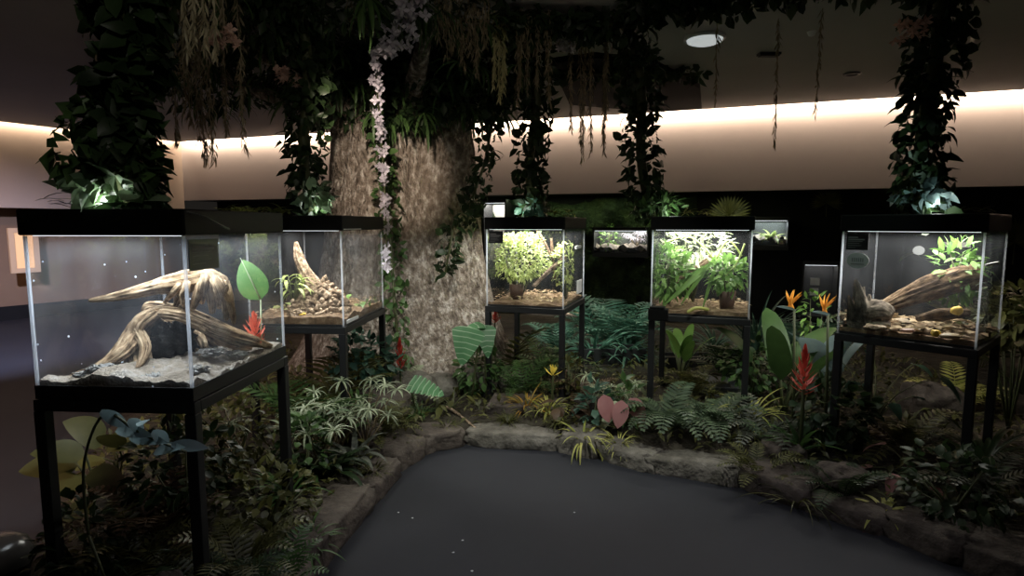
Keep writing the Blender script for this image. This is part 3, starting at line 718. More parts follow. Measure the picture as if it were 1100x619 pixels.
# black closed cable from lid of driftwood terrarium
m = MB(); pts = [loc2w(ta, .30, -.38, .68), loc2w(ta, .33, -.30, .66), loc2w(ta, .34, -.22, .63), loc2w(ta, .335, -.15, .615)]
m.tube(pts, .004, 6); tag(m.build('cable', simple('grey_cable', (.06, .06, .055), .5)), 'thin grey cable hanging over the lid corner of the driftwood terrarium', 'cable')

def bed_in(t, w_, d_, zf, m, name, label):
    mb = MB(); rows = []
    for i in range(41):
        r_ = []
        for j in range(41):
            x = (-.5 + i / 40) * (w_ - .014); y = (-.5 + j / 40) * (d_ - .014); r_.append((x, y, zf(x, y)))
        rows.append(r_)
    mb.quad_strip(rows)
    # skirt
    per = [(0, j) for j in range(41)] + [(i, 40) for i in range(1, 41)] + [(40, 39 - j) for j in range(40)] + [(39 - i, 0) for i in range(39)]
    ring = [rows[i][j] for i, j in per]; mb.quad_strip([ring, [(p[0], p[1], .013) for p in ring]], 0, True)
    o = mb.build(name, m); o.location = t.location; o.rotation_euler = t.rotation_euler
    return tag(o, label, 'substrate', kind='stuff')
bed_in(ta, TA['w_'], TA['d_'], lambda x, y: .055 + .03 * noise.fractal(V((x * 7, y * 7, 0)), 1, 2, 4) + .035 * max(0, 1 - abs(x) / .3) + .012 * noise.noise(V((x * 40, y * 40, 1))), M['sand'], 'sand_bed', 'pale sand bed with powdery lumps in the driftwood terrarium')
bed_in(tb, TB['w_'], TB['d_'], lambda x, y: .055 + .03 * noise.noise(V((x * 7, y * 7, 5))) + .01 * noise.noise(V((x * 30, y * 30, 5))), M['soil2'], 'soil_bed', 'brown gravelly soil in the bark mound terrarium')
bed_in(tc_, TCc['w_'], TCc['d_'], lambda x, y: .03 + .02 * noise.noise(V((x * 9, y * 9, 8))), M['soil2'], 'soil_bed', 'soil floor of the bushy tree terrarium')
bed_in(td, TD['w_'], TD['d_'], lambda x, y: .04 + .02 * noise.noise(V((x * 9, y * 9, 11))), M['soil2'], 'soil_bed', 'dark soil floor of the dense-leaf terrarium')
bed_in(te, TE['w_'], TE['d_'], lambda x, y: .035 + .02 * noise.noise(V((x * 9, y * 9, 14))) + .01 * noise.noise(V((x * 33, y * 33, 14))), M['soil2'], 'soil_bed', 'brown soil floor of the bark log terrarium')

# driftwood ------------------------------------------------------
def ridged(k, tw, amp, seed):
    def f(a, s):
        n = noise.noise(V((math.cos(a) * 1.3, math.sin(a) * 1.3, s * 3 + seed)))
        g = abs(math.sin(a * k * .5 + tw * s + n * 2)) ** .6
        return (1 - amp) + amp * 1.4 * g + .25 * n
    return f
def smooth_path(pts, n):
    out = []; P_ = [V(p) for p in pts]
    for i in range(len(P_) - 1):
        p0 = P_[max(i - 1, 0)]; p1 = P_[i]; p2 = P_[i + 1]; p3 = P_[min(i + 2, len(P_) - 1)]
        for j in range(n):
            t = j / n; out.append(.5 * ((2 * p1) + (p2 - p0) * t + (2 * p0 - 5 * p1 + 4 * p2 - p3) * t * t + (3 * p1 - p0 - 3 * p2 + p3) * t ** 3))
    out.append(P_[-1]); return out
def interp(r, n):
    out = []
    for i in range(len(r) - 1):
        for j in range(n): out.append(r[i] + (r[i + 1] - r[i]) * j / n)
    return out + [r[-1]]
def wood(mb, pts, rad, k=7, tw=3, amp=.3, seed=0, ks=26, sub=9):
    mb.tube(smooth_path(pts, sub), interp(rad, sub), ks, 0, ridged(k, tw, amp, seed))
mb = MB()   # upper branch with drooping folds
wood(mb, [P(96, 323, 2.36), P(130, 318, 2.38), P(165, 309, 2.42), P(198, 303, 2.46), P(225, 301, 2.5), P(243, 306, 2.52)], [.006, .018, .026, .044, .046, .02], 10, 4, .42, 1)
for i, (p1, p2, r) in enumerate([((205, 299), (188, 329), .02), ((215, 296), (207, 332), .022), ((226, 297), (228, 336), .022), ((236, 299), (243, 343), .022), ((243, 303), (251, 347), .017), ((196, 303), (176, 326), .014), ((220, 296), (217, 325), .02), ((230, 300), (236, 330), .022), ((201, 303), (196, 337), .016), ((247, 308), (247, 334), .016)]):
    wood(mb, [P(*p1, 2.5 - .012 * i), P((p1[0] + p2[0]) / 2 + (3 if i % 2 else 0), (p1[1] + p2[1]) / 2 - 3, 2.46 - .01 * i), P(*p2, 2.45 + .01 * i)], [r * .8, r, r * .45], 6, 2, .35, i + 5, 18, 8)
up_b = mb.build('driftwood_branch', M['drift']); tag(up_b, 'pale driftwood branch with draped folds lying across the top of the driftwood stump', 'driftwood')
mb = MB()   # stump with sweeping roots
roots = [([(168, 336, 2.44), (152, 345, 2.40), (143, 362, 2.38), (131, 380, 2.30), (95, 402, 2.2)], [.02, .026, .026, .024, .01]),
         ([(172, 336, 2.42), (200, 341, 2.42), (235, 356, 2.48), (270, 366, 2.6), (288, 371, 2.7)], [.016, .022, .026, .022, .006]),
         ([(150, 345, 2.42), (147, 352, 2.40), (156, 375, 2.34), (148, 396, 2.26)], [.02, .022, .018, .008]),
         ([(170, 338, 2.5), (150, 352, 2.46), (137, 378, 2.40), (112, 398, 2.32), (75, 410, 2.26)], [.03, .036, .045, .042, .02]),
         ([(160, 342, 2.52), (148, 372, 2.44), (150, 398, 2.34), (128, 412, 2.24)], [.03, .04, .04, .02]),
         ([(163, 336, 2.48), (190, 335, 2.46), (220, 348, 2.52), (255, 362, 2.62), (292, 372, 2.76)], [.022, .028, .034, .030, .008]),
         ([(175, 342, 2.55), (205, 350, 2.6), (240, 368, 2.66), (270, 376, 2.72)], [.03, .036, .034, .012]),
         ([(165, 340, 2.5), (160, 332, 2.5), (172, 330, 2.49), (200, 338, 2.45), (222, 356, 2.42)], [.018, .024, .02, .018, .008]),
         ([(200, 345, 2.60), (215, 372, 2.55), (220, 395, 2.46)], [.03, .032, .02]),
         ([(150, 360, 2.5), (130, 392, 2.5), (110, 405, 2.5)], [.03, .035, .02])]
for i, (pts, rad) in enumerate(roots): wood(mb, [P(*q) for q in pts], rad, 9 + i % 3, 3, .45, i * 3 + 2, 34, 9)
st_b = mb.build('driftwood_stump', M['drift']); tag(st_b, 'tan driftwood stump with spreading roots and a dark hollow on the sand', 'driftwood')
# black craggy lump filling the hollow
rk = rock_mesh(31, .085, .07, .085, .55, .9, 40, 26, 3); o = rk.build('dark_rock', rough_mat('black_rock', [(.005, .005, .005), (.04, .038, .036)], 22, bump=1, dist=.02)); o.location = P(187, 368, 2.5)
tag(o, 'black craggy rock tucked under the driftwood stump arch', 'rock')
for i, (px, py, Y, s) in enumerate([(110, 396, 2.22, .03), (165, 408, 2.20, .035), (205, 398, 2.3, .035), (228, 378, 2.45, .03), (90, 402, 2.2, .02), (255, 380, 2.55, .025)]):
    rk = rock_mesh(40 + i, s * 1.7, s * 1.3, s * .45, .8, 1, 30, 18, 3.5); o = rk.build('chalky_lump', rough_mat('chalk%d' % i, [(.25, .24, .23), (.55, .55, .55)], 40, bump=1, dist=.02)); o.location = P(px, py, Y)
    tag(o, ['chalky lump at the foot of the long driftwood root', 'chalky lump in front of the dark hollow by the front glass', 'chalky lump beside the front corner of the driftwood tank', 'greyish chalky lump under the right sweeping driftwood root'.replace('right ', ''), 'smallest chalky lump beside the left pane of the driftwood tank'.replace('left ', 'outer '), 'chalky lump on the sand near the coral bromeliad'][i], 'lump')
t = plant('coral_bromeliad', g_plume, 61, P(274, 372, 2.66), 'coral red plume-like plant at the side glass of the driftwood terrarium', 'plant', s=.9, H=.11, mt='coral', base='coral', n=34, stem=.02, leafL=.10, w=.02)
# big single leaf
lf = MB(); st = MB(); base = P(281, 372, 2.74); tipst = P(280, 322, 2.76)
st.tube([base, tipst], .004, 6); lf.leaf(tipst, P(258, 277, 2.74) - tipst, V((.15, -1, .1)), .20, .135, 'ovate', .3, .12, 10)
t = thing('broad_leaf_sprig', 'single large green leaf on a thin stalk at the back of the driftwood terrarium', 'plant', base); put(lf.build('leaf', M['leafmid2']), t); st.tube([tipst, tipst.lerp(P(258, 277, 2.73), .5), P(258, 277, 2.72)], [.004, .003, .001], 6); put(st.build('stem', M['lv_pale']), t)

# bark mound terrarium ------------------------------------------------------
mb = MB(); wood(mb, [P(318, 260, 4.15), P(321, 276, 4.14), P(328, 292, 4.12), P(338, 308, 4.1), P(350, 332, 4.08)], [.010, .034, .04, .055, .08], 9, 2, .4, 77, 30, 8)
R.seed(5)
for k in range(150):
    px = rv(312, 374); top = 296 + abs(px - 346) * 1.0; py = rv(top, 343)
    c = P(px, py, 4.16 - (py - 296) * .007 + rv(-.04, .04)); q = rv(.5, 1.1); rk = rock_mesh(100 + k, .036 * q, .024 * q, .017 * q, .5, .6, 9, 6, 2)
    b0 = len(mb.v); Mx = Matrix.Translation(c) @ Euler((rv(-1, 1), rv(-1, 1), rv(0, 6))).to_matrix().to_4x4()
    mb.v += [tuple(Mx @ V(p)) for p in rk.v]; mb.f += [tuple(i + b0 for i in f_) for f_ in rk.f]; mb.m += rk.m
tag(mb.build('bark_mound', M['corkpale']), 'craggy mound of bark chunks with a pointed spike in the rear terrarium', 'bark')
wt = thing('orchid', 'yellow-green orchid-like plant beside the craggy bark mound', 'plant', P(316, 335, 3.95))
lf = MB(); st = MB(); R.seed(8)
for k in range(15):
    a = rv(0, 6.28); base = V((0, 0, .02)); tp = V((math.cos(a) * .05, math.sin(a) * .05, rv(.12, .25)))
    st.tube([base, tp * .6 + V((0, 0, .02)), tp], [.004, .004, .003], 5)
    for j in range(2): lf.leaf(tp, polar(a + j * 2, rv(-.2, .6)), V((0, 0, 1)), rv(.08, .13), .026, 'lance', 1.5, .3, 5)
lf.build('leaves', M['lv_lime'], wt); st.build('stems', M['stem'], wt)
plant('leafy_plant', g_broad, 62, P(392, 333, 4.28), 'small green leafy plant against the side glass of the bark mound terrarium', s=.62, n=13, H=.24, mt='lv_green', spread=.9)
plant('leafy_plant', g_broad, 63, P(302, 338, 4.1), 'cream edged small plant low beside the orchid and driftwood glass', s=.5, n=10, H=.2, mt='lv_lime', spread=.9)
b = thing('feeding_dish', 'small pale dish with yellow fruit in front of the bark mound', 'dish', P(325, 341, 3.83))
m = MB(); m.lathe([(.001, 0), (.035, 0), (.045, .014), (.042, .014), (.032, .005), (.001, .005)], 20); m.build('dish', M['white'], b)
rk = rock_mesh(3, .026, .022, .014, .2, 1, 14, 8); o = rk.build('fruit', M['banana']); o.location = b.location + V((0, 0, .018)); tag(o, 'lump of yellow fruit in the small pale dish', 'fruit')

# bushy tree terrarium ------------------------------------------------------
pc = P(555, 327, 4.85)
pt = thing('potted_tree', 'bushy pale yellow-green tree in a brown pot inside the terrarium', 'potted plant', (pc.x, pc.y, TZ0 + .03))
m = MB(); m.lathe([(.001, 0), (.05, 0), (.062, .12), (.055, .12), (.05, .10), (.001, .10)], 20); m.build('pot', M['pot'], pt)
pp = g_bush(64, n=1250, rx=.215, rz=.20, H=.34, L=.034, W=.022, mt='lv_lime', twigs=14)
for k_, me in pp.items(): o = link(k_, me, pt); o.location = (.03, 0, .0)
pp = plant('leafy_plant', g_bush, 65, P(608, 325, 4.75) * V((1, 1, 0)) + V((0, 0, TZ0 + .03)), 'yellow-green leafy shrub behind the crossed branches in the tree terrarium', n=240, rx=.13, rz=.17, H=.28, L=.045, W=.03, mt='lv_lime')
for i, (a_, b_, r, lb) in enumerate([((573, 308, 4.6), (608, 276, 4.68), .014, 'thick pale branch sloping across the tree terrarium'), ((577, 247, 4.85), (594, 279, 4.72), .010, 'thin dark branch leaning down from the lid of the tree terrarium'),
                                 ((592, 256, 4.8), (596, 300, 4.76), .010, 'upright dark branch in the middle of the tree terrarium'), ((606, 262, 4.8), (600, 290, 4.74), .007, 'short slanting twig close to the side of the tree terrarium')]):
    mb = MB(); wood(mb, [P(*a_), (P(*a_) + P(*b_)) / 2 + V((0, 0, .01)), P(*b_)], [r, r * 1.1, r * .8], 6, 2, .2, i + 50, 12, 6)
    tag(mb.build('branch', M['corkpale'] if i == 0 else M['cork']), lb, 'branch')
# dry leaf litter (uncountable) in three tanks
def litter(t, w_, d_, z, n, mt, name, label, L=.035):
    R.seed(len(label)); mb = MB()
    for k in range(n):
        x = rv(-.47, .47) * w_; y = rv(-.47, .47) * d_; a = rv(0, 6.28); mb.leaf((x, y, z + rv(0, .02)), polar(a, rv(-.2, .3)), V((rv(-.4, .4), rv(-.4, .4), 1)), L * rv(.6, 1.3), L * .55, 'ovate', rv(-.4, .9), .3, 3)
    o = mb.build(name, M[mt]); o.location = t.location; o.rotation_euler = t.rotation_euler; return tag(o, label, 'leaf litter', kind='stuff')
litter(tc_, TCc['w_'], TCc['d_'], .045, 260, 'litter', 'leaf_litter', 'dry tan leaf litter on the floor of the tree terrarium')
litter(te, TE['w_'], TE['d_'], .05, 150, 'litter', 'leaf_litter', 'large dry curled leaves strewn around the bark log', .085)
litter(tb, TB['w_'], TB['d_'], .075, 200, 'litter', 'leaf_litter', 'small pale bark flakes on the soil of the bark mound terrarium', .025)
litter(td, TD['w_'], TD['d_'], .05, 90, 'litter', 'leaf_litter', 'few dry leaves on the soil of the dense-leaf terrarium', .04)

# dense-leaf terrarium ------------------------------------------------------
def inT(px, Y, dz=.045): x = at_y(px, 300, Y).x; return V((x, Y, TZ0 + dz))
plant('leafy_plant', g_bush, 66, inT(718, 4.36), 'bright green bushy plant filling one side of the dense-leaf terrarium', n=330, rx=.14, rz=.19, H=.24, L=.085, W=.036, mt='lv_green', shape='lance')
pt = thing('potted_plant', 'round-leafed green plant in a red-brown pot in the dense-leaf terrarium', 'potted plant', inT(782, 4.2, .035))
m = MB(); m.lathe([(.001, 0), (.045, 0), (.06, .13), (.052, .13), (.048, .11), (.001, .11)], 18); m.build('pot', M['pot'], pt)
for k_, me in g_bush(67, n=230, rx=.14, rz=.10, H=.25, L=.07, W=.038, mt='lv_green').items(): link(k_, me, pt)
plant('fern', g_fern, 68, inT(755, 4.5, .28), 'airy pale fern fronds arching beneath the lid of the dense-leaf terrarium', s=.75, n=10, L=.32, pin=12, mt='lv_pale', el=(.2, 1.1))
plant('leafy_plant', g_bush, 69, inT(745, 4.55), 'pale twiggy plant reaching the lid at the back of the dense-leaf tank', n=420, rx=.25, rz=.13, H=.42, L=.08, W=.026, mt='lv_pale', shape='lance')
mb = MB(); wood(mb, [P(727, 305, 4.35), P(745, 293, 4.33), P(765, 277, 4.3)], [.028, .03, .026], 7, 1, .2, 71, 18, 8)
tag(mb.build('branch', M['cork']), 'thick dark branch slanting behind the long leaves of the dense-leaf tank', 'branch')
lw = thing('long_leaf_plant', 'long green strap leaves falling from the middle of the dense-leaf terrarium', 'plant', P(765, 283, 4.15))
lf = MB(); 
for (a_, b_, W_) in [((768, 280, 4.18), (722, 334, 4.12), .045), ((764, 281, 4.16), (740, 332, 4.14), .035), ((770, 281, 4.14), (762, 334, 4.12), .028), ((775, 284, 4.14), (800, 318, 4.14), .024), ((765, 282, 4.2), (730, 318, 4.2), .03)]:
    A = P(*a_); B = P(*b_); lf.leaf(A, (B - A) + V((-.03, 0, .08)), V((-.2, -1, .5)), (B - A).length * 1.04, W_, 'lance', .35, .35, 10)
put(lf.build('leaves', M['lv_green']), lw)
for i, (a_, c_, b_, lb) in enumerate([((712, 262, 4.3), (742, 255, 4.28), (772, 284, 4.25), 'arching pale vine stem across the middle of the dense-leaf tank'), ((775, 300, 4.1), (790, 285, 4.1), (800, 262, 4.12), 'thin tan stem slanting up beside the pot in the dense-leaf tank'), ((770, 278, 4.2), (782, 258, 4.2), (797, 275, 4.2), 'curling pale stem close to the lid and pot of the dense-leaf tank')]):
    mb = MB(); pts = smooth_path([P(*a_), P(*c_), P(*b_)], 8); mb.tube(pts, .006, 8); tag(mb.build('vine_stem', M['lv_lime']), lb, 'stem')
m = MB(); pts = smooth_path([P(738, 336, 4.05), P(748, 331, 4.05), P(762, 333, 4.05)], 6); m.tube(pts, [.003] + [.011] * 11 + [.003], 8); tag(m.build('yellow_fruit', M['lv_yel']), 'curved yellow-green fruit lying on the floor of the dense-leaf terrarium', 'fruit')

# bark log terrarium ------------------------------------------------------
mb = MB()
pts = [P(948, 330, 3.4), P(972, 320, 3.4), P(1000, 309, 3.35), P(1030, 301, 3.32), P(1054, 298, 3.3)]
wood(mb, pts, [.025, .05, .062, .068, .062], 11, 1.5, .3, 91, 36, 9)
tag(mb.build('hollow_log', grain_mat('log_bark', [(.03, .018, .012), (.17, .11, .065), (.42, .30, .2)], gs=2.6, dist=.03)), 'rough bark log sloping up towards the green plant in the tank', 'log')
mb = MB(); wood(mb, [P(919, 300, 3.42), P(922, 312, 3.42), P(925, 330, 3.42), P(928, 356, 3.42)], [.006, .022, .045, .07], 9, 1, .35, 93, 26, 8)
for q_, (bx, tx, ty, r_) in enumerate(((914, 908, 318, .02), (930, 934, 316, .022), (942, 947, 322, .018), (923, 928, 308, .014))):
    wood(mb, [P(tx, ty, 3.42), P((bx + tx) / 2 + 1, (ty + 345) / 2, 3.41), P(bx, 345, 3.4)], [.004, r_, r_ * 1.8], 8, 1, .45, 110 + q_, 18, 7)
wood(mb, [P(912, 335, 3.44), P(930, 338, 3.42), P(948, 336, 3.38), P(958, 340, 3.35)], [.035, .07, .065, .03], 9, 1, .35, 94, 26, 8)
wood(mb, [P(908, 350, 3.42), P(930, 352, 3.4), P(956, 353, 3.35)], [.04, .06, .04], 9, 1, .35, 95, 26, 8)
tag(mb.build('bark_stump', grain_mat('stump_bark', [(.04, .03, .022), (.14, .11, .085), (.34, .28, .22)], gs=4)), 'pointed grey-brown bark stump below the oval sticker', 'bark')
mb = MB(); wood(mb, [P(985, 342, 3.3), P(1010, 338, 3.2), P(1040, 336, 3.2)], [.015, .035, .02], 7, 1, .3, 96, 20, 7)
tag(mb.build('bark_piece', M['cork']), 'dark bark piece lying under the sloping log', 'bark')
plant('leafy_plant', g_bush, 70, P(1027, 298, 3.36), 'bright lime green leafy plant on top of the sloping bark log', s=1, n=150, rx=.12, rz=.035, H=.03, L=.07, W=.03, mt='lv_green', shape='lance')
for i, (px, py, Y, s, mt, lb) in enumerate([(1028, 334, 3.1, .026, 'banana', 'round yellow fruit leaning below the sloping log'), (1005, 358, 3.02, .020, 'banana', 'small yellow fruit on the dry leaves at the front glass'), (1020, 361, 2.98, .03, 'litter', 'tan cone-shaped leaf heap at the front corner of the log tank'), (940, 352, 3.22, .035, 'corkpale', 'flat tan bark slab in front of the stump'), (975, 355, 3.1, .022, 'petalpink', 'small reddish stone among the dry leaves')]):
    rk = rock_mesh(120 + i, s * (1.6 if i > 1 else 1), s, s * (.45 if i > 1 else .9), .25, .9, 16, 10); o = rk.build(['fruit', 'fruit', 'leaf_heap', 'bark_slab', 'stone'][i], M[mt]); o.location = P(px, py, Y); o.location.z = max(o.location.z, TZ0 + .05)
    tag(o, lb, ['fruit', 'fruit', 'leaf heap', 'bark', 'stone'][i])
plant('leafy_plant', g_bush, 72, P(1063, 345, 3.2), 'pale small-leafed sprig against the side pane of the log tank', n=40, rx=.05, rz=.09, H=.1, L=.045, W=.03, mt='lv_pale', twigs=5)

def fit_inside(t, w_, d_, names):
    # press plant parts that would poke out back inside the panes
    Mi = (Matrix.Translation(t.location) @ Matrix.Rotation(t.rotation_euler.z, 4, 'Z')).inverted(); bpy.context.view_layer.update()
    todo = [o for o in bpy.data.objects if o.type == 'MESH' and o.users_collection and (o.parent or o).get('label', '') and any(n in (o.parent or o)['label'] for n in names) and (o.parent or o).get('category') not in ('leaf litter', 'terrarium', 'stand', 'substrate')]
    for o in todo:
        if o.data.users > 1: o.data = o.data.copy()
        A = Mi @ o.matrix_world; Bm = A.inverted(); lx = w_ / 2 - .012; ly = d_ / 2 - .012
        for v in o.data.vertices:
            p = A @ v.co; q = V((max(-lx, min(lx, p.x)), max(-ly, min(ly, p.y)), max(.014, min(TZ1 - TZ0 - .02, p.z))))
            if (q - p).length > 1e-5: v.co = Bm @ q
fit_inside(tb, TB['w_'], TB['d_'], ('orchid', 'against the side glass of the bark mound', 'cream edged small plant', 'craggy mound of bark'))
fit_inside(tc_, TCc['w_'], TCc['d_'], ('bushy pale yellow-green tree', 'shrub behind the crossed branches'))
fit_inside(td, TD['w_'], TD['d_'], ('filling one side of the dense-leaf', 'in a red-brown pot', 'fronds arching beneath the lid of the dense', 'reaching the lid at the back of the dense', 'falling from the middle of the dense'))
fit_inside(te, TE['w_'], TE['d_'], ('on top of the sloping bark log', 'side pane of the log tank', 'log sloping up', 'stump below the oval'))
fit_inside(ta, TA['w_'], TA['d_'], ('coral red plume', 'single large green leaf', 'driftwood stump with', 'driftwood branch with'))

# ---------------------------------------------------------------- ivy columns from the lids to the ceiling
def column(label, base, top, n, rad, mt, seed, L=.085, W=.06, fat=lambda q: 1.15 - .4 * q, extra=None):
    pts = smooth_path([V(top), V(top).lerp(V(base), .35) + V((.03, .02, 0)), V(top).lerp(V(base), .7) + V((-.03, 0, 0)), V(base)], 5)
    t = vine_on('ivy_column', label, pts, n, rad, L, W, mt, .035, 'ivy column', ('heart', 'ovate', 'lance'), None, 'stem', seed, fat)
    if extra: extra(t)
    return t
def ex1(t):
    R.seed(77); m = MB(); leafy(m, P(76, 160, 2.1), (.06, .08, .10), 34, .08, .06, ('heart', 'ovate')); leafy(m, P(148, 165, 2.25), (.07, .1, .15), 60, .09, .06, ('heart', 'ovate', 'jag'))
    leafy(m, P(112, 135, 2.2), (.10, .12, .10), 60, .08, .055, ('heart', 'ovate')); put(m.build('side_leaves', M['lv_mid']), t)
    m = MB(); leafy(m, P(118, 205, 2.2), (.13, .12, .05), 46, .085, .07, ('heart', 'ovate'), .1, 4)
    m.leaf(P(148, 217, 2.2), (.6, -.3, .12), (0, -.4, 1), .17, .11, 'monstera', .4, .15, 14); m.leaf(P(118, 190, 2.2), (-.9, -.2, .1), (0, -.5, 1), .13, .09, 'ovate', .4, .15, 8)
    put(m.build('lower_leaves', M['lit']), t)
column('thick dark ivy column rising from the lid of the driftwood terrarium', P(142, 217, 2.22), P(125, -60, 2.22), 800, .12, 'lv_dark', 11, .085, .06, extra=ex1)
def lidz(v, z=LIDT): return V((v.x, v.y, z))
def ceilp(px, py, Y): v = P(px, py, Y); return V((v.x, v.y, CEIL - .01))
def exg(px, py, Y, r, n, mt, L=.075, W=.055, seed=5, shp=('heart', 'ovate')):
    def f(t):
        R.seed(seed); m = MB(); leafy(m, P(px, py, Y), r, n, L, W, shp, .1, 3); put(m.build('lower_leaves', M[mt]), t)
    return f
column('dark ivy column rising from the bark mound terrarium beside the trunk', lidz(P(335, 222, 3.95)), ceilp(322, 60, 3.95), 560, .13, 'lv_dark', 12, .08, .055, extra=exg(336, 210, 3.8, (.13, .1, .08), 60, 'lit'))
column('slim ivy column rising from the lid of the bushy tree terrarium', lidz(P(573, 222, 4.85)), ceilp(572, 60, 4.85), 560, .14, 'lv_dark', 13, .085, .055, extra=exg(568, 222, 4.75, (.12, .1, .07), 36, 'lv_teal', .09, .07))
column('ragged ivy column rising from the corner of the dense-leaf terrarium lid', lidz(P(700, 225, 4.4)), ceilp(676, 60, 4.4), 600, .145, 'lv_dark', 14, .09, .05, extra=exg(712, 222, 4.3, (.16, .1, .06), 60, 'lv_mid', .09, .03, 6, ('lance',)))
column('tall shaggy ivy column rising from the lid of the bark log terrarium', lidz(P(990, 230, 3.35)), ceilp(1008, 0, 3.35), 720, .14, 'lv_dark', 15, .085, .06, extra=exg(990, 208, 3.3, (.13, .1, .07), 70, 'lv_blue', .075, .06))  # lower leaves in pale bluish, lid light put into their colour
# added point lights just above the lids, standing in for tank light leaking upward
for t, x, y, p in ((ta, -.02, -.34, 1.7), (tb, .1, -.25, 1.2), (tc_, -.08, -.25, 1.2), (td, -.2, -.28, 1.2), (te, .1, -.24, 1.4)):
    point('lid_leak_fill', (x, y, LIDT - TZ0 + .045), p, (.92, 1, .9), .03, t)
# sprigs lying on the lids
def lid_spray(label, px, py, Y, n, mt, L, W, spread, seed):
    R.seed(seed); m = MB(); c = P(px, py, Y); c.z = LIDT + .012
    for k in range(n):
        a = rv(0, 6.28); o_ = c + V((rv(-spread, spread), rv(-.1, .1), rv(0, .03))); m.leaf(o_, polar(a, rv(-.05, .7)), V((0, 0, 1)), L * rv(.6, 1.2), W, 'lance', .7, .3, 4)
    tag(m.build('lid_sprig', M[mt]), label, 'sprig')
lid_spray('feathery green sprig lying on the lid of the bark mound terrarium', 275, 222, 3.95, 90, 'lv_lime', .1, .022, .2, 31)
lid_spray('yellow-green trailing sprig on the lid of the bushy tree terrarium', 590, 228, 4.75, 34, 'lv_yel', .12, .025, .18, 32)
lid_spray('thin upright shoots on the lid of the driftwood terrarium', 80, 215, 2.3, 12, 'lv_olive', .11, .016, .06, 33)
lid_spray('dark trailing sprig on the lid of the bark log terrarium', 1025, 232, 3.6, 26, 'lv_olive', .09, .02, .2, 34)
lid_spray('green spiky sprig on the lid of the dense-leaf terrarium', 760, 232, 4.5, 22, 'lv_yel', .12, .02, .18, 35)

# ---------------------------------------------------------------- ceiling: garlands, moss strands, fittings
def garland(label, pts, n, r, mt, seed, L=.085):
    vine_on('ivy_garland', label, [ceilp(*p) - V((0, 0, .07)) for p in pts], n, r, L, .055, mt, .015, 'garland', ('heart', 'ovate', 'lance'), seed=seed)
garland('dark ivy garland across the ceiling between the two middle ivy columns', [(548, 45, 4.3), (600, 45, 4.3), (670, 40, 4.3)], 520, .15, 'lv_dark', 41)
garland('dark ivy garland across the ceiling past the round ceiling lamp', [(680, 42, 4.0), (740, 30, 3.9), (800, 25, 3.8)], 420, .13, 'lv_dark', 42)
garland('dark ivy garland across the ceiling leading to the log terrarium column', [(800, 25, 3.7), (880, 30, 3.6), (1000, 20, 3.5)], 460, .12, 'lv_dark', 43)
garland('sparse dark ivy trimming along the ceiling strip between the middle columns', [(590, 92, 5.6), (660, 104, 5.7), (750, 106, 5.7)], 260, .08, 'lv_dark', 44)
garland('dark ivy garland along the ceiling beyond the driftwood terrarium column', [(170, 60, 3.4), (230, 40, 3.6), (300, 30, 3.8)], 460, .15, 'lv_dark', 45)
def strand(px, y0, y1, Y, mt, label, dens=1.0, wdt=.02, grp='moss strands hanging from the ceiling'):
    R.seed(int(px * 7 + y1)); a_ = P(px, y0, Y); b_ = P(px + rv(-3, 3), y1, Y)
    a_.z = CEIL - .01
    a_.x = b_.x + rv(-.02, .02)
    m = MB(); n = int((a_.z - b_.z) * 150 * dens) + 8
    pts = [a_.lerp(b_, i / 8) + V((rv(-.008, .008), 0, 0)) for i in range(9)]; m.tube(pts, [.003] * 8 + [.001], 4)
    for k in range(n):
        t = rv(0, 1); p = a_.lerp(b_, t); r = wdt * (1 - .7 * t)
        m.leaf(p + V((rv(-r, r), rv(-r, r), 0)), V((rv(-.5, .5), rv(-.5, .5), -1)), rdir(), rv(.03, .07), .010, 'lance', .3, .3, 2)
    tag(m.build('moss_strand', M[mt]), label, 'hanging moss', grp)
A1 = 'pale tan moss strand hanging near the ceiling above the driftwood terrarium'
for i, px in enumerate((203, 211, 222, 231)): strand(px, -40, (54, 46, 56, 60)[i], 2.15, 'mosspale', A1, 1.3, .010, 'pale moss strands near the ceiling')
strand(241, -40, 44, 2.9, 'mosspale', 'pale moss strand carrying the pink blossom cluster', 1, .012, None)
A2 = 'long brown moss strand hanging between driftwood terrarium column and the trunk canopy'
for i, (px, y0, y1) in enumerate([(193, 60, 155), (199, 75, 120), (215, 80, 150), (222, 70, 178), (230, 50, 172), (243, 50, 143), (262, 70, 162), (205, 60, 132)]): strand(px, y0, y1, 3.4, 'mosshang', A2, 1.1, .03, 'long brown moss strands')
A3 = 'dull moss strand hanging in front of the dark tree canopy'
for i, (px, y0, y1) in enumerate([(470, 0, 45), (478, 0, 62), (486, 0, 55), (496, 0, 72), (503, 5, 58), (513, 20, 80), (391, 0, 40), (400, 0, 30), (380, 0, 34), (521, 10, 50)]): strand(px, y0, y1, 3.9, 'mosshang', A3, 1.4, .035, 'moss strands over the canopy')
A4 = 'bright yellowish root-like strand hanging at the edge of the tree canopy'
for i, (px, y1) in enumerate([(533, 92), (537, 108), (542, 98), (545, 85)]): strand(px, 45, y1, 4.2, 'mossyel', A4, 1.6, .012, 'yellowish strands at the canopy edge')
A5 = 'brown moss strand hanging between the canopy and the bushy tree terrarium column'
for px, y0, y1 in [(553, 0, 112), (558, 0, 90), (566, 0, 100), (576, 20, 92), (593, 40, 112)]: strand(px, y0, y1, 4.2, 'mosshang', A5, 1.3, .03, 'brown moss strands by the canopy')
A6 = 'thin moss strand hanging against the lit wall between two ivy columns'
for px, y0, y1 in [(616, 70, 140), (622, 60, 158), (628, 95, 172), (633, 85, 165), (645, 90, 152), (651, 40, 165), (648, 40, 125)]: strand(px, y0, y1, 4.9, 'mosshang', A6, 1.2, .02, 'thin moss strands against the lit wall')
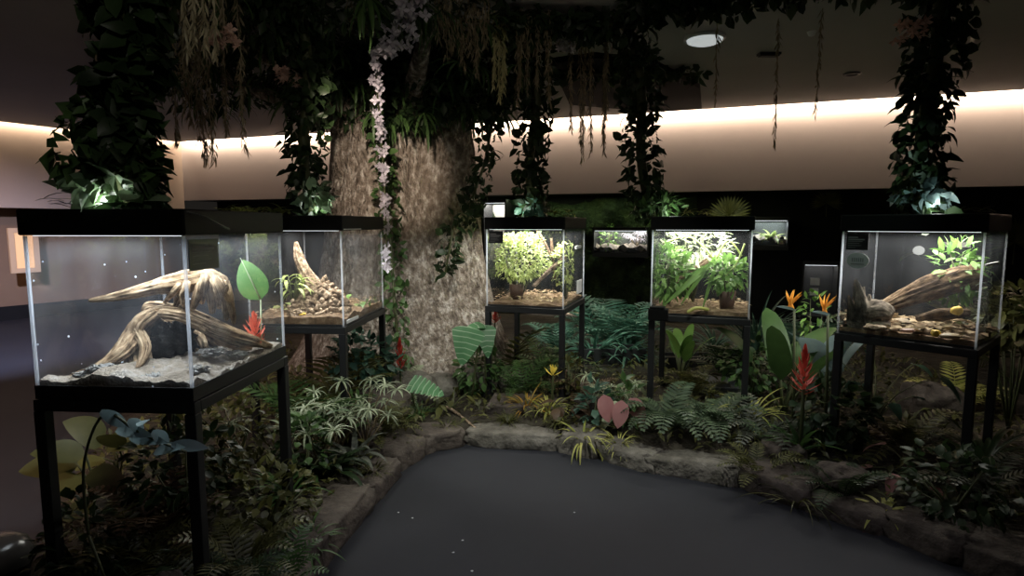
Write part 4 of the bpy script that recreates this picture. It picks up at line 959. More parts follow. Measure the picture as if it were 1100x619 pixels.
strand(830, 20, 157, 4.4, 'mosshang', 'very thin long moss strand ending against the lit wall', .7, .01, None)
strand(770, 30, 112, 4.2, 'mosshang', 'thin moss strand hanging just beside the round ceiling lamp', .6, .01, None)
strand(874, 35, 122, 4.2, 'mosshang', 'thin strand hanging below the small ceiling sensor', .6, .01, None)
def ceil_fit(name, label, cat, px, py, prof, m, k=28):
    c = at_z(px, py, CEIL); mb = MB(); mb.lathe([(r, -z) for r, z in prof], k); o = mb.build(name, m); o.location = (c.x, c.y, CEIL - .001); return tag(o, label, cat)
lampt = thing('ceiling_lamp', 'round pale ceiling lamp half hidden by ivy', 'lamp', at_z(757, 40, CEIL - .002))
m = MB(); m.lathe([(.001, -.05), (.09, -.05), (.13, -.035), (.14, 0)], 28); m.build('diffuser', M['lampdisc'], lampt)
m = MB(); m.lathe([(.14, 0), (.16, 0), (.16, -.018), (.138, -.022)], 28); m.build('rim', M['white'], lampt)
ceil_fit('downlight', 'small dark recessed downlight in the ceiling above the lit wall', 'downlight', 915, 79, [(.001, .004), (.05, .004), (.055, .012), (.075, .012), (.08, 0)], M['black'])
ceil_fit('smoke_sensor', 'tiny pale sensor on the ceiling between garland and downlight', 'sensor', 872, 34, [(.001, .03), (.02, .03), (.03, .012), (.035, 0)], M['white'])
m = MB(); c = at_z(826, 57, CEIL); m.box((c.x - .09, c.y - .04, CEIL - .02), (c.x + .09, c.y + .04, CEIL)); m.box((c.x - .08, c.y - .03, CEIL - .03), (c.x + .08, c.y - .01, CEIL - .02)); m.box((c.x - .08, c.y + .01, CEIL - .03), (c.x + .08, c.y + .03, CEIL - .02))
tag(m.build('ceiling_vent', M['black'], None, False), 'small dark slotted vent in the ceiling near the thin moss strand', 'vent')
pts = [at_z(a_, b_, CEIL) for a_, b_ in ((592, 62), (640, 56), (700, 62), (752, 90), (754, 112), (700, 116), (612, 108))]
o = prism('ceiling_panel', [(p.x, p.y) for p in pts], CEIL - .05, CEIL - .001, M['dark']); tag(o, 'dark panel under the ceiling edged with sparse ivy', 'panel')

# ---------------------------------------------------------------- left wall: framed light picture, air vent
def on_left(px, py, off=0):
    r = ray(px, py); p0 = CORNER + NL * off; t = p0.dot(NL) / (r.x * NL.x + r.y * NL.y); return V((r.x * t, r.y * t, CAMZ + r.z * t))
def wall_box(mb, a_, b_, z0, z1, d0, d1, n):
    q = [a_ + n * d0, b_ + n * d0, b_ + n * d1, a_ + n * d1]; b0 = len(mb.v)
    mb.v += [(p.x, p.y, z0) for p in q] + [(p.x, p.y, z1) for p in q]
    for f_ in ((0, 3, 2, 1), (4, 5, 6, 7), (0, 1, 5, 4), (1, 2, 6, 5), (2, 3, 7, 6), (3, 0, 4, 7)): mb.f.append(tuple(b0 + i for i in f_)); mb.m.append(0)
a_ = on_left(9, 270); b_ = on_left(41, 270); zt = on_left(25, 245).z; zb = on_left(25, 293).z
d = (b_ - a_).normalized(); d.z = 0; a0 = V((a_.x, a_.y, 0)); b0_ = V((b_.x, b_.y, 0))
pf = thing('wall_picture', 'warm lit framed picture on the brown wall behind the driftwood terrarium', 'picture', a0)
m = MB(); fw = .07
wall_box(m, a0, a0 + d * fw, zb, zt, 0, .05, NL); wall_box(m, b0_ - d * fw, b0_, zb, zt, 0, .05, NL); wall_box(m, a0 + d * fw, b0_ - d * fw, zb, zb + fw, 0, .05, NL); wall_box(m, a0 + d * fw, b0_ - d * fw, zt - fw, zt, 0, .05, NL)
put(m.build('frame', M['frame_wood'], None, False), pf)
m = MB(); wall_box(m, a0 + d * fw, b0_ - d * fw, zb + fw, zt - fw, 0, .03, NL); put(m.build('picture_panel', M['lightpanel'], None, False), pf)
vt = thing('wall_vent', 'pale slatted air vent high on the wall behind the driftwood ivy column', 'vent', on_left(82, 172) * V((1, 1, 0)))
m = MB()
for i, (y0_, y1_) in enumerate(((166, 169), (172, 176), (178, 181))):
    a_ = on_left(82, y0_); b_ = on_left(130, y0_); wall_box(m, V((a_.x, a_.y, 0)), V((b_.x, b_.y, 0)), on_left(100, y1_).z, on_left(100, y0_).z, 0, .06, NL)
put(m.build('slats', M['white'], None, False), vt)
vt = thing('wall_shelf', 'small dark bracket with a pale strip on the wall near the corner', 'bracket', on_left(150, 175) * V((1, 1, 0)))
m = MB(); a_ = on_left(148, 170); b_ = on_left(167, 170); A0 = V((a_.x, a_.y, 0)); B0 = V((b_.x, b_.y, 0)); wall_box(m, A0, B0, on_left(155, 181).z, on_left(155, 177).z, 0, .12, NL); put(m.build('strip', M['white'], None, False), vt)
m = MB(); wall_box(m, A0, B0 + (B0 - A0) * .4, on_left(155, 176).z, on_left(155, 171).z, 0, .16, NL); put(m.build('bracket', M['black'], None, False), vt)

# ---------------------------------------------------------------- display cases in the far wall
def wall_case(label, x0, y0, x1, y1, depth, power, col, seed, mt, inner='green', off=.5, haslabel=False):
    a_ = on_back(x0, (y0 + y1) / 2, off); b_ = on_back(x1, (y0 + y1) / 2, off); zt = on_back((x0 + x1) / 2, y0, off).z; zb = on_back((x0 + x1) / 2, y1, off).z
    A = V((a_.x, a_.y, 0)); B = V((b_.x, b_.y, 0)); L_ = (B - A).length; ang = math.atan2((B - A).y, (B - A).x); Hh = zt - zb
    t = thing('display_case', label, 'display case', ((A + B) / 2 - NW * .2 + V((0, 0, zb))), ang)
    D = .4; m = MB(); g = .02
    m.box((-L_ / 2 - g, -D / 2, -.06), (L_ / 2 + g, D / 2, 0)); m.box((-L_ / 2 - g, -D / 2, Hh), (L_ / 2 + g, D / 2, Hh + .05)); m.box((-L_ / 2 - g, D / 2 - .02, 0), (L_ / 2 + g, D / 2, Hh))
    m.box((-L_ / 2 - g, -D / 2, 0), (-L_ / 2, D / 2 - .02, Hh)); m.box((L_ / 2, -D / 2, 0), (L_ / 2 + g, D / 2 - .02, Hh)); m.build('housing', M['black'], t, False)
    m = MB(); m.box((-L_ / 2, -D / 2 + .005, 0), (L_ / 2, -D / 2 + .01, Hh)); m.build('glass_panel', M['glass'], t, False)
    m = MB(); m.box((-L_ / 2 + .002, D / 2 - .03, .002), (L_ / 2 - .002, D / 2 - .021, Hh - .002)); m.build('back_panel', simple('case_back' + str(seed), {'green': (.03, .035, .03), 'dark': (.01, .01, .012), 'pale': (.42, .4, .36)}[inner], .8), t, False)
    m = MB(); m.box((-L_ / 2 + .01, -D / 2 + .02, Hh - .006), (L_ / 2 - .01, -D / 2 + .03, Hh - .001)); m.build('lamp_strip', M['led'], t, False)
    area('case_lamp', (0, 0, Hh - .018), (0, 0, 0), L_ * .9, D * .8, power, col, t)
    if inner != 'dark':
        R.seed(seed); m = MB(); rows = [[(-L_ / 2 + .003 + (L_ - .006) * i / 16, -D / 2 + .02 + (D - .06) * j / 8, .03 + .34 * Hh * (.5 + noise.noise(V((i * .4, j * .4, seed))))) for j in range(9)] for i in range(17)]
        m.quad_strip(rows); o = m.build('sand_bed', M['sand']); o.location = t.location; o.rotation_euler = t.rotation_euler; tag(o, 'pale sandy bed inside ' + label.split(' case')[0].replace('small ', 'the small ') + ' case', 'sand', kind='stuff')
    return t, L_, Hh
def case_plant(t, dx, gen, seed, label, **kw): 
    p = loc2w(t, dx, 0, .04); return plant('case_plant', gen, seed, p, label, **kw)
t1, l1, h1 = wall_case('tall lit case standing behind the bushy tree terrarium corner', 520, 218, 542, 290, .4, 5, DAY, 1, 'x', 'pale'); case_plant(t1, .02, g_bush, 80, 'tan twiggy plant in the tall lit case behind the tree terrarium', n=70, rx=.1, rz=.2, H=.35, L=.08, W=.03, mt='lv_brown')
t2, l2, h2 = wall_case('wide low lit case in the far wall between the two middle terraria', 638, 248, 695, 272, .4, 8, DAY, 2, 'x')
case_plant(t2, -.18, g_bush, 81, 'green tuft in the wide low wall case', n=110, rx=.14, rz=.08, H=.17, L=.06, W=.03, mt='lv_green'); case_plant(t2, .2, g_star, 82, 'white spiky plant in the wide low wall case', n=12, H=.3, L=.13, mt='petal', s=.95)
t3, l3, h3 = wall_case('small lit case in the far wall just past the dense-leaf terrarium', 808, 237, 846, 264, .4, 5, COOL, 3, 'x'); case_plant(t3, .04, g_strap, 83, 'yellow-green spiky plant in the small far wall case', s=1.1, n=34, L=.25, W=.04, mt='lv_lime')
t4, l4, h4 = wall_case('dark case with two white labels behind the orange flowers', 863, 285, 899, 340, .4, 1.2, DAY, 4, 'x', 'dark')
for i, (z, s_) in enumerate(((.56, .11), (.36, .1))):
    m = MB(); m.box((-.12, -.21, h4 * (z + .05)), (-.12 + s_ * 1.0, -.205, h4 * (z + .19))); m.build('white_label', M['white'], t4, False)
t5, l5, h5 = wall_case('low lit case seen between the legs of the tree terrarium stand', 566, 333, 622, 343, .4, 4, WARM, 5, 'x', 'pale', .35)
t6, l6, h6 = wall_case('low warm lit case seen between the legs of the dense-leaf stand', 752, 350, 812, 372, .4, 5, WARM, 6, 'x', 'pale', .35)
case_plant(t6, .1, g_strap, 84, 'dark spiky plant in the low warm lit case', s=.8, n=24, L=.3, W=.02, mt='lv_dark')
for px, py, lb, s_ in ((783, 232, 'olive fan palm leaf spread against the dark recess above the dense-leaf terrarium', .9), (888, 218, 'small dim fan palm leaf in the dark recess between two terraria', .6), (1090, 260, 'dim fan palm leaf in the recess past the bark log terrarium', .9)):
    p = on_back(px, py, .35); plant('fan_palm', g_fan, 85, p, lb, 'palm', rz=-.35, s=s_)

# ---------------------------------------------------------------- planter boxes, plinth, boulders, twig, debris
def pbox(label, px0, px1, pytop, Y, h, name='planter_box', th=.22, yaw=0, m_='dark'):
    a_ = P(px0, pytop, Y); b_ = P(px1, pytop, Y); L_ = (b_ - a_).length; t = thing(name, label, 'planter', (a_ + b_) / 2 * V((1, 1, 0)) + V((0, th / 2, a_.z - h)), yaw)
    m = MB(); m.box((-L_ / 2, -th / 2, 0), (L_ / 2, -th / 2 + .015, h)); m.box((-L_ / 2, th / 2 - .015, 0), (L_ / 2, th / 2, h)); m.box((-L_ / 2, -th / 2 + .015, 0), (-L_ / 2 + .015, th / 2 - .015, h)); m.box((L_ / 2 - .015, -th / 2 + .015, 0), (L_ / 2, th / 2 - .015, h))
    bevel(m.build('box', simple('planter_' + str(px0), (.012, .012, .013), .5), t, False), .004)
    m = MB(); m.box((-L_ / 2 + .016, -th / 2 + .016, .01), (L_ / 2 - .016, th / 2 - .016, h - .03)); m.build('soil', M['soil'], t, False); return t
pbox('long black planter box between the two middle terrarium stands', 622, 694, 375, 5.5, .16)
pbox('black planter box behind the legs of the dense-leaf terrarium stand', 715, 800, 384, 5.3, .16)
o = prism('grey_slab', [(at_z(p, q, .22).x, at_z(p, q, .22).y) for p, q in ((752, 416), (803, 418), (804, 404), (758, 403))], .1, .22, simple('slab_grey', (.09, .1, .11), .6)); tag(o, 'smooth grey slab behind the ferns under the dense-leaf terrarium', 'slab')
a_ = P(528, 425, 4.35); b_ = P(612, 440, 4.2); m = MB(); m.box((-.29, -.14, 0), (.29, .2, .07)); o = bevel(m.build('plinth', M['stonedark'], None, False), .01); o.location = (.12, 4.36, bed_z(.12, 4.36) - .01); o.rotation_euler = (0, 0, -.15); tag(o, 'low dark slab in the bed before the bushy tree terrarium stand', 'slab')
R.seed(55)
for i, (px, Y, sx, sz, mt, lb) in enumerate([(440, 4.62, .2, .14, 'stone', 'grey boulder at the foot of the trunk under the red plume'), (470, 4.72, .16, .12, 'stone', 'boulder at the base of the trunk under the veined leaf'), (520, 4.9, .2, .13, 'stone', 'boulder beside the trunk root and tree terrarium stand'),
        (402, 4.3, .25, .12, 'stonedark', 'broad brown boulder between the bark mound stand and trunk'), (372, 3.75, .18, .09, 'stonedark', 'rounded brown boulder in front of the bark mound stand'), (745, 4.05, .05, .05, 'stonedark', 'small dark boulder among ferns below the dense-leaf terrarium'),
        (1010, 4.1, .2, .16, 'stonedark', 'mossy boulder behind the legs of the log terrarium stand'), (640, 4.35, .14, .08, 'stonedark', 'dark boulder behind the pink-leafed plant'), (150, 2.0, .1, .1, 'stonedark', 'dark boulder under the front of the driftwood terrarium'), (850, 3.45, .13, .07, 'stonedark', 'dark boulder below the red plume near the log stand'),
        (920, 3.1, .14, .07, 'stonedark', 'dark boulder between the front legs of the log terrarium stand')]):
    rk = rock_mesh(200 + i, sx, sx * .8, sz, .25, .75, 26, 16, 1.3); o = rk.build('boulder', M[mt]); p = gp(px, Y); o.location = p + V((0, 0, sz * .4)); tag(o, lb, 'boulder')
m = MB(); m.tube(smooth_path([P(480, 437, 4.35), P(495, 447, 4.2), P(515, 464, 3.98)], 5), [.012] * 5 + [.008] * 5 + [.004], 7); tag(m.build('twig', M['corkpale']), 'bare curved twig lying across the edging near the trunk', 'twig')
p = at_z(398, 541, .0); rk = rock_mesh(260, .03, .02, .012, .5, .9, 12, 8, 3); o = rk.build('debris', M['petal']); o.location = (p.x, p.y, .01); tag(o, 'scrap of pale debris on the carpet against the brown edging boulder', 'debris')
for i, (px, py) in enumerate([(428, 551), (443, 557), (497, 581), (507, 614), (617, 551), (487, 594)]):
    p = at_z(px, py, 0); rk = rock_mesh(270 + i, .006, .004, .002, .4, 1, 8, 6); o = rk.build('paper_fleck', M['white']); o.location = (p.x, p.y, .002); tag(o, 'tiny pale fleck lying on the dark carpet', 'fleck', 'flecks on the carpet')
# rounded pale bollard top at the near corner
bt = thing('rounded_stool', 'pale rounded dome-topped stool at the floor corner beside the bed', 'stool', at_z(2, 640, 0)); m = MB(); m.lathe([(.001, .25), (.06, .245), (.10, .22), (.125, .17), (.125, .14)], 30)
m.build('dome', simple('dome_grey', (.05, .045, .04), .22), bt); m = MB(); m.lathe([(.125, .14), (.10, .11), (.09, 0), (.001, 0)], 30); m.build('base', M['black'], bt)

# ---------------------------------------------------------------- plants in the bed
pl = plant
# spray of bluish leaves under the driftwood tank
R.seed(3); t = thing('leaf_spray', 'bluish-grey leafy spray arching below the driftwood terrarium', 'plant', P(95, 575, 2.0)); st = MB(); lf = MB()
pts = smooth_path([P(95, 575, 2.0), P(90, 500, 2.0), P(112, 445, 1.98), P(150, 465, 1.97), P(200, 486, 1.95)], 6); st.tube(pts, .005, 6)
for (ax, ay, bx, by, dz) in ((108, 442, 137, 458, .02), (137, 452, 156, 463, .03), (125, 462, 158, 466, -.03), (140, 470, 172, 473, -.04), (163, 464, 183, 476, .03), (166, 486, 190, 478, -.05), (184, 478, 222, 480, .02), (150, 458, 160, 448, .04)):
    A = P(ax, ay, 1.97 - dz); Bq = P(bx, by, 1.97 + dz); lf.leaf(A, Bq - A, V((0, -.75, .65)), (Bq - A).length * 1.08, .05, 'lance', .3, .22, 7)
st.tube([gp(97, 2.05), P(95, 575, 2.0)], .005, 6); put(st.build('stem', M['stem']), t); put(lf.build('leaves', M['lv_blue']), t)
B = [
 # name, gen, seed, px, Y, label, kwargs
 ('fern', g_fern, 3, 150, 2.5, 'brownish fern directly under the driftwood terrarium', dict(n=14, L=.42, mt='lv_brown')),
 ('fern', g_fern, 4, 120, 2.3, 'dark olive fern between the front legs of the driftwood stand', dict(n=12, L=.36, mt='lv_olive')),
 ('grass_tuft', g_strap, 5, 85, 2.15, 'dark grassy tuft beside the outer leg of the driftwood stand', dict(n=40, L=.32, W=.014, mt='lv_dark')),
 ('caladium', g_broad, 6, 172, 1.75, 'dull pinkish-brown big leaf plant low in front of the driftwood stand', dict(n=5, L=.24, W=.17, H=.22, mt='lv_brown', spread=.9)),
 ('shrub', g_bush, 7, 185, 2.6, 'dark small-leafed shrub behind the corner leg of the driftwood stand', dict(n=260, rx=.22, rz=.22, H=.3, L=.06, W=.035, mt='lv_dark')),
 ('umbrella_sedge', g_star, 8, 262, 2.95, 'tall pale sedge whose whorl reaches under the driftwood tank edge', dict(n=3, H=.68, L=.14, whorl=18)),
 ('shrub', g_bush, 9, 235, 3.0, 'dark olive shrub between the driftwood stand legs', dict(n=320, rx=.26, rz=.2, H=.3, L=.05, W=.03, mt='lv_olive')),
 ('shrub', g_bush, 10, 275, 2.6, 'low dark shrub beside the inner leg of the driftwood stand', dict(n=280, rx=.22, rz=.13, H=.14, L=.05, W=.03, mt='lv_olive')),
 ('fern', g_fern, 11, 245, 2.25, 'mossy green fern at the near edge below the driftwood terrarium', dict(n=15, L=.32, mt='lv_olive', pin=16)),
 ('fern', g_fern, 12, 285, 2.2, 'dim fern sprawling over the nearest edging stones', dict(n=12, L=.27, mt='lv_mid')),
 ('spider_plant', g_strap, 13, 318, 2.5, 'spidery grass tuft drooping onto the brown edging boulder', dict(n=44, L=.24, W=.012, mt='lv_mid', bend=(1.2, 2.6))),
 ('spider_plant', g_strap, 14, 300, 2.9, 'dim grass tuft behind the edging boulders', dict(n=40, L=.26, W=.013, mt='lv_mid')),
 ('umbrella_sedge', g_star, 15, 335, 3.3, 'pale spidery sedge beside the inner leg of the driftwood stand', dict(n=11, H=.42, L=.12)),
 ('umbrella_sedge', g_star, 16, 358, 3.5, 'pale spidery sedge in front of the bark mound stand leg', dict(n=11, H=.42, L=.12)),
 ('umbrella_sedge', g_star, 17, 388, 3.55, 'pale spidery sedge closest to the trunk', dict(n=10, H=.42, L=.12)),
 ('leafy_plant', g_bush, 18, 318, 3.1, 'fresh green leafy plant below the spidery sedges', dict(n=150, rx=.13, rz=.14, H=.2, L=.06, W=.04, mt='lv_mid')),
 ('palm_plant', g_palm, 19, 325, 3.7, 'dark palm-like fern beneath the bark mound terrarium', dict(n=9, L=.6, mt='lv_mid')),
 ('palm_plant', g_palm, 20, 345, 4.15, 'olive palm-like plant behind the front leg of the bark mound stand', dict(n=10, L=.6, mt='lv_olive')),
 ('shrub', g_bush, 21, 388, 4.5, 'bluish-green shrub between the legs of the bark mound stand', dict(n=260, rx=.26, rz=.22, H=.34, L=.075, W=.05, mt='lv_teal')),
 ('dracaena', g_strap, 22, 345, 3.15, 'dark broad-bladed plant hanging over the edging stones', dict(n=22, L=.3, W=.045, mt='lv_dark', bend=(.9, 2))),
 ('dracaena', g_strap, 23, 375, 3.35, 'low dark bladed plant under the pale sedges', dict(n=24, L=.26, W=.035, mt='lv_grey')),
 ('fern', g_fern, 24, 402, 3.75, 'dim fern behind the boulder near the trunk', dict(n=12, L=.3, mt='lv_olive')),
 ('fern', g_fern, 25, 432, 4.6, 'zebra-pale fern at the trunk above the red plume', dict(n=10, L=.34, mt='lv_pale')),
 ('grass_tuft', g_strap, 26, 420, 4.0, 'short grass tuft in front of the trunk boulders', dict(n=40, L=.2, W=.012, mt='lv_olive')),
 ('grass_tuft', g_strap, 27, 450, 4.2, 'low grassy tuft at the curve of the edging', dict(n=40, L=.18, W=.012, mt='lv_mid')),
 ('shrub', g_bush, 28, 515, 4.75, 'dark leafy shrub between trunk root and tree terrarium stand', dict(n=200, rx=.17, rz=.17, H=.2, L=.07, W=.045, mt='lv_mid')),
 ('broadleaf_plant', g_broad, 29, 485, 4.35, 'tan and green small-leafed plant under the veined leaf', dict(n=9, L=.11, W=.06, H=.2, mt='lv_olive', shape='lance')),
 ('fern', g_fern, 30, 560, 4.7, 'dark fern filling the space under the tree terrarium', dict(n=14, L=.42, mt='lv_mid')),
 ('fern', g_fern, 31, 590, 5.1, 'dark fern behind the tree terrarium stand legs', dict(n=14, L=.46, mt='lv_mid')),
 ('palm_plant', g_palm, 32, 545, 5.3, 'dim palm-like plant close to the trunk under the tree terrarium', dict(n=9, L=.55, mt='lv_olive')),
 ('croton', g_strap, 33, 566, 4.3, 'yellow and orange bladed croton below the tree terrarium', dict(n=44, L=.24, W=.018, mt='lv_croton', bend=(.8, 2))),
 ('croton', g_strap, 34, 590, 4.2, 'yellow-green bladed croton beside the front leg of the tree stand', dict(n=38, L=.22, W=.016, mt='lv_yel', bend=(.8, 2.2))),
 ('leafy_plant', g_bush, 35, 612, 4.5, 'yellowish leafy plant behind the tree stand front leg', dict(n=80, rx=.09, rz=.09, H=.2, L=.06, W=.04, mt='lv_olive')),
 ('fern', g_fern, 36, 630, 4.5, 'brown withered fern between the two middle stands', dict(n=12, L=.36, mt='lv_brown')),
 ('broadleaf_plant', g_broad, 37, 608, 4.15, 'brown crumpled leaves at the slab joint by the tree stand', dict(n=8, L=.13, W=.08, H=.16, mt='lv_brown', shape='ovate')),
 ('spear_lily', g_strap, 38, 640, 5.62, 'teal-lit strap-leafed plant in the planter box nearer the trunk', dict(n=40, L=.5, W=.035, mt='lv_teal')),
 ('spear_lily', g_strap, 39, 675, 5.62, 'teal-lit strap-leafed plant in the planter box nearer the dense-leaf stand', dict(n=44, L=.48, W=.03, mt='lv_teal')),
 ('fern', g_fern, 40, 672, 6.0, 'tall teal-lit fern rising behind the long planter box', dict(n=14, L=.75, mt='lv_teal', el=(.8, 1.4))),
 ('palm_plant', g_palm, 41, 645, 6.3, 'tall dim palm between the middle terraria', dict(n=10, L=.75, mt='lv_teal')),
 ('leafy_plant', g_bush, 42, 640, 4.05, 'bluish-green leafy plant beside the pink leaves', dict(n=80, rx=.1, rz=.07, H=.11, L=.085, W=.05, mt='lv_teal')),
 ('umbrella_sedge', g_star, 43, 662, 4.2, 'cream spidery sedge above the pink leaves', dict(n=8, H=.34, L=.11)),
 ('broadleaf_plant', g_broad, 44, 672, 4.1, 'pale green leaf plant among the cream sedge', dict(n=7, L=.14, W=.09, H=.32, mt='lv_pale')),
 ('leafy_plant', g_bush, 46, 675, 4.0, 'dark teal leafy plant at the front leg of the dense-leaf stand', dict(n=90, rx=.11, rz=.1, H=.14, L=.075, W=.05, mt='lv_mid')),
 ('spider_plant', g_strap, 47, 628, 3.80, 'curly yellow-green spider plant spilling over the edging stones', dict(n=44, L=.3, W=.016, mt='lv_yel', bend=(1.6, 3.4), el=(.7, 1.4))),
 ('grass_tuft', g_strap, 48, 668, 3.72, 'fine mossy grass tuft beside the curly spider plant', dict(n=90, L=.17, W=.007, mt='lv_yel')),
 ('fern', g_fern, 49, 722, 3.85, 'large grey-green fern between the front legs of the dense-leaf stand', dict(n=18, L=.46, mt='lv_dull', pin=18, el=(.7, 1.4), droop=2.1)),
 ('fern', g_fern, 50, 775, 3.9, 'grey-green fern beside the outer front leg of the dense-leaf stand', dict(n=15, L=.40, mt='lv_dull', pin=18, el=(.7, 1.4), droop=2.0)),
 ('paddle_plant', g_paddle, 51, 735, 5.1, 'bright green lance-leafed plant seen through the dense-leaf stand', dict(n=8, L=.34, W=.085, stalk=.2, mt='lv_green')),
 ('fern', g_fern, 52, 748, 4.6, 'dim olive fern behind the large grey-green fern', dict(n=12, L=.4, mt='lv_olive')),
 ('palm_plant', g_palm, 53, 790, 4.9, 'spiky dark palm behind the outer legs of the dense-leaf stand', dict(n=10, L=.5, mt='lv_dark')),
 ('spear_lily', g_strap, 54, 815, 5.8, 'dim teal strap-leafed plant past the dense-leaf terrarium', dict(n=40, L=.8, W=.03, mt='lv_teal', el=(.9, 1.5), bend=(.5, 1.3))),
 ('shrub', g_bush, 55, 812, 4.4, 'dark shrub between the dense-leaf stand and the paddle leaves', dict(n=260, rx=.24, rz=.22, H=.3, L=.06, W=.04, mt='lv_mid')),
 ('paddle_plant', g_paddle, 56, 848, 4.15, 'large paddle-leafed plant below the orange bird of paradise flowers', dict(n=6, L=.5, W=.2, stalk=.35, mt='lv_mid')),
 ('paddle_plant', g_paddle, 57, 892, 4.3, 'pale broad paddle leaves behind the front leg of the log stand', dict(n=5, L=.42, W=.19, stalk=.3, mt='lv_blue')),
 ('fern', g_fern, 58, 826, 3.75, 'dim narrow-leafed fern between the dense-leaf and log stands', dict(n=14, L=.4, mt='lv_grey', pin=14)),
 ('grass_tuft', g_strap, 59, 812, 4.0, 'yellow-green bladed plant beside the outer leg of the dense-leaf stand', dict(n=26, L=.34, W=.02, mt='lv_yel')),
 ('fern', g_fern, 60, 822, 3.3, 'dim fern against the dark edging by the dense-leaf stand', dict(n=12, L=.32, mt='lv_olive')),
 ('spider_plant', g_strap, 61, 868, 3.05, 'thin curling grass tuft below the red plume', dict(n=36, L=.3, W=.009, mt='lv_olive', bend=(1.2, 2.8))),
 ('shrub', g_bush, 62, 905, 3.6, 'dark round-leafed shrub under the bark log terrarium', dict(n=220, rx=.22, rz=.18, H=.22, L=.075, W=.06, mt='lv_dark')),
 ('broadleaf_plant', g_broad, 63, 950, 3.9, 'bluish heart-leafed plant behind the log stand front leg', dict(n=10, L=.17, W=.12, H=.5, mt='lv_teal')),
 ('fern', g_fern, 64, 985, 3.5, 'dark fern in the middle under the bark log terrarium', dict(n=14, L=.42, mt='lv_olive')),
 ('caladium', g_broad, 65, 1000, 3.1, 'dull reddish leaf plant in shadow below the log terrarium', dict(n=6, L=.16, W=.11, H=.24, mt='pink', spread=1.0)),
 ('bromeliad', g_strap, 66, 968, 2.85, 'small star-shaped olive plant in shadow near the dark edging', dict(n=20, L=.17, W=.022, mt='lv_yel', el=(.3, 1.0))),
 ('fern', g_fern, 67, 1070, 2.9, 'pale fern clump past the front leg of the log stand', dict(n=11, L=.34, mt='lv_grey')),
 ('dracaena', g_strap, 68, 1075, 3.2, 'dark strappy plant beside the outer leg of the log stand', dict(n=30, L=.45, W=.03, mt='lv_dark')),
 ('shrub', g_bush, 69, 1098, 3.7, 'dim shrub rising past the bark log terrarium', dict(n=320, rx=.3, rz=.35, H=.75, L=.09, W=.06, mt='lv_olive')),
 ('broadleaf_plant', g_broad, 70, 1110, 4.4, 'tall dim heart-leafed plant at the dark end of the bed', dict(n=14, L=.24, W=.18, H=1.3, mt='lv_mid')),
 ('palm_plant', g_palm, 71, 1060, 5.2, 'tall dim palm behind the bark log terrarium', dict(n=10, L=.95, mt='lv_olive')),
 ('fern', g_fern, 72, 1040, 4.2, 'yellow-green moss fern behind the log stand legs', dict(n=14, L=.42, mt='lv_yel')),
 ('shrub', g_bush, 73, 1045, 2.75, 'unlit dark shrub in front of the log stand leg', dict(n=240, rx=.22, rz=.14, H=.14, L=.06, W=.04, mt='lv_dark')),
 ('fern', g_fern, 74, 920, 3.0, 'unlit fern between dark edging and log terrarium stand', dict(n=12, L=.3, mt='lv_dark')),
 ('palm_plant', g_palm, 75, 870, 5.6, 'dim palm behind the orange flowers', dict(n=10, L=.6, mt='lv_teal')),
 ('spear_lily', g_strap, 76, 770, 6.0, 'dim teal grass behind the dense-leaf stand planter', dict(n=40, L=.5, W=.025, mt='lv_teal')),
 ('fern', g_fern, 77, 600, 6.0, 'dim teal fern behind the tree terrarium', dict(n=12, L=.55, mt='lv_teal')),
 ('leafy_plant', g_bush, 78, 876, 4.4, 'lime green leafy plant between the two orange flowers', dict(n=50, rx=.09, rz=.05, H=.66, L=.06, W=.03, mt='lv_green', twigs=4)),
 ('fern', g_fern, 79, 215, 2.0, 'dark fern at the corner leg of the driftwood stand', dict(n=12, L=.34, mt='lv_dark')),
 ('shrub', g_bush, 88, 60, 2.25, 'low dark shrub beside the pale stool', dict(n=160, rx=.13, rz=.1, H=.12, L=.05, W=.035, mt='lv_dark')),
 ('fern', g_fern, 89, 420, 5.05, 'dim fern tucked beside the trunk behind the bark mound terrarium', dict(n=12, L=.45, mt='lv_mid')),
]
catn = {'fern': 'fern', 'palm_plant': 'palm', 'shrub': 'shrub', 'grass_tuft': 'grass', 'umbrella_sedge': 'sedge'}
for (nm, gen, sd, px, Y, lb, kw) in B:
    pl(nm, gen, sd, gp(px, Y), lb, catn.get(nm, 'plant'), **kw)
for nm, px, Y, lb, s_ in (('red_plume', 428, 4.5, 'red feathery plume flower standing before the trunk', 1.0), ('red_plume', 532, 4.95, 'small red flower spike between the trunk and tree terrarium stand', .75), ('red_plume', 869, 3.5, 'tall red bromeliad spike before the log terrarium stand', 1.25)):
    st_ = {428: .26, 532: .72, 869: .30}[px]
    pl(nm, g_plume, 90, gp(px, Y), lb, 'flower', s=s_, mt='red', stem=st_, H=.2 if px != 532 else .12, leafL=.28)
# yellow flower
pl('yellow_flower', g_plume, 91, gp(594, 4.25), 'tiny yellow flower among the crotons by the tree stand leg', 'flower', s=1, mt='yellow', stem=.28, H=.03, n=12, leafL=.12)
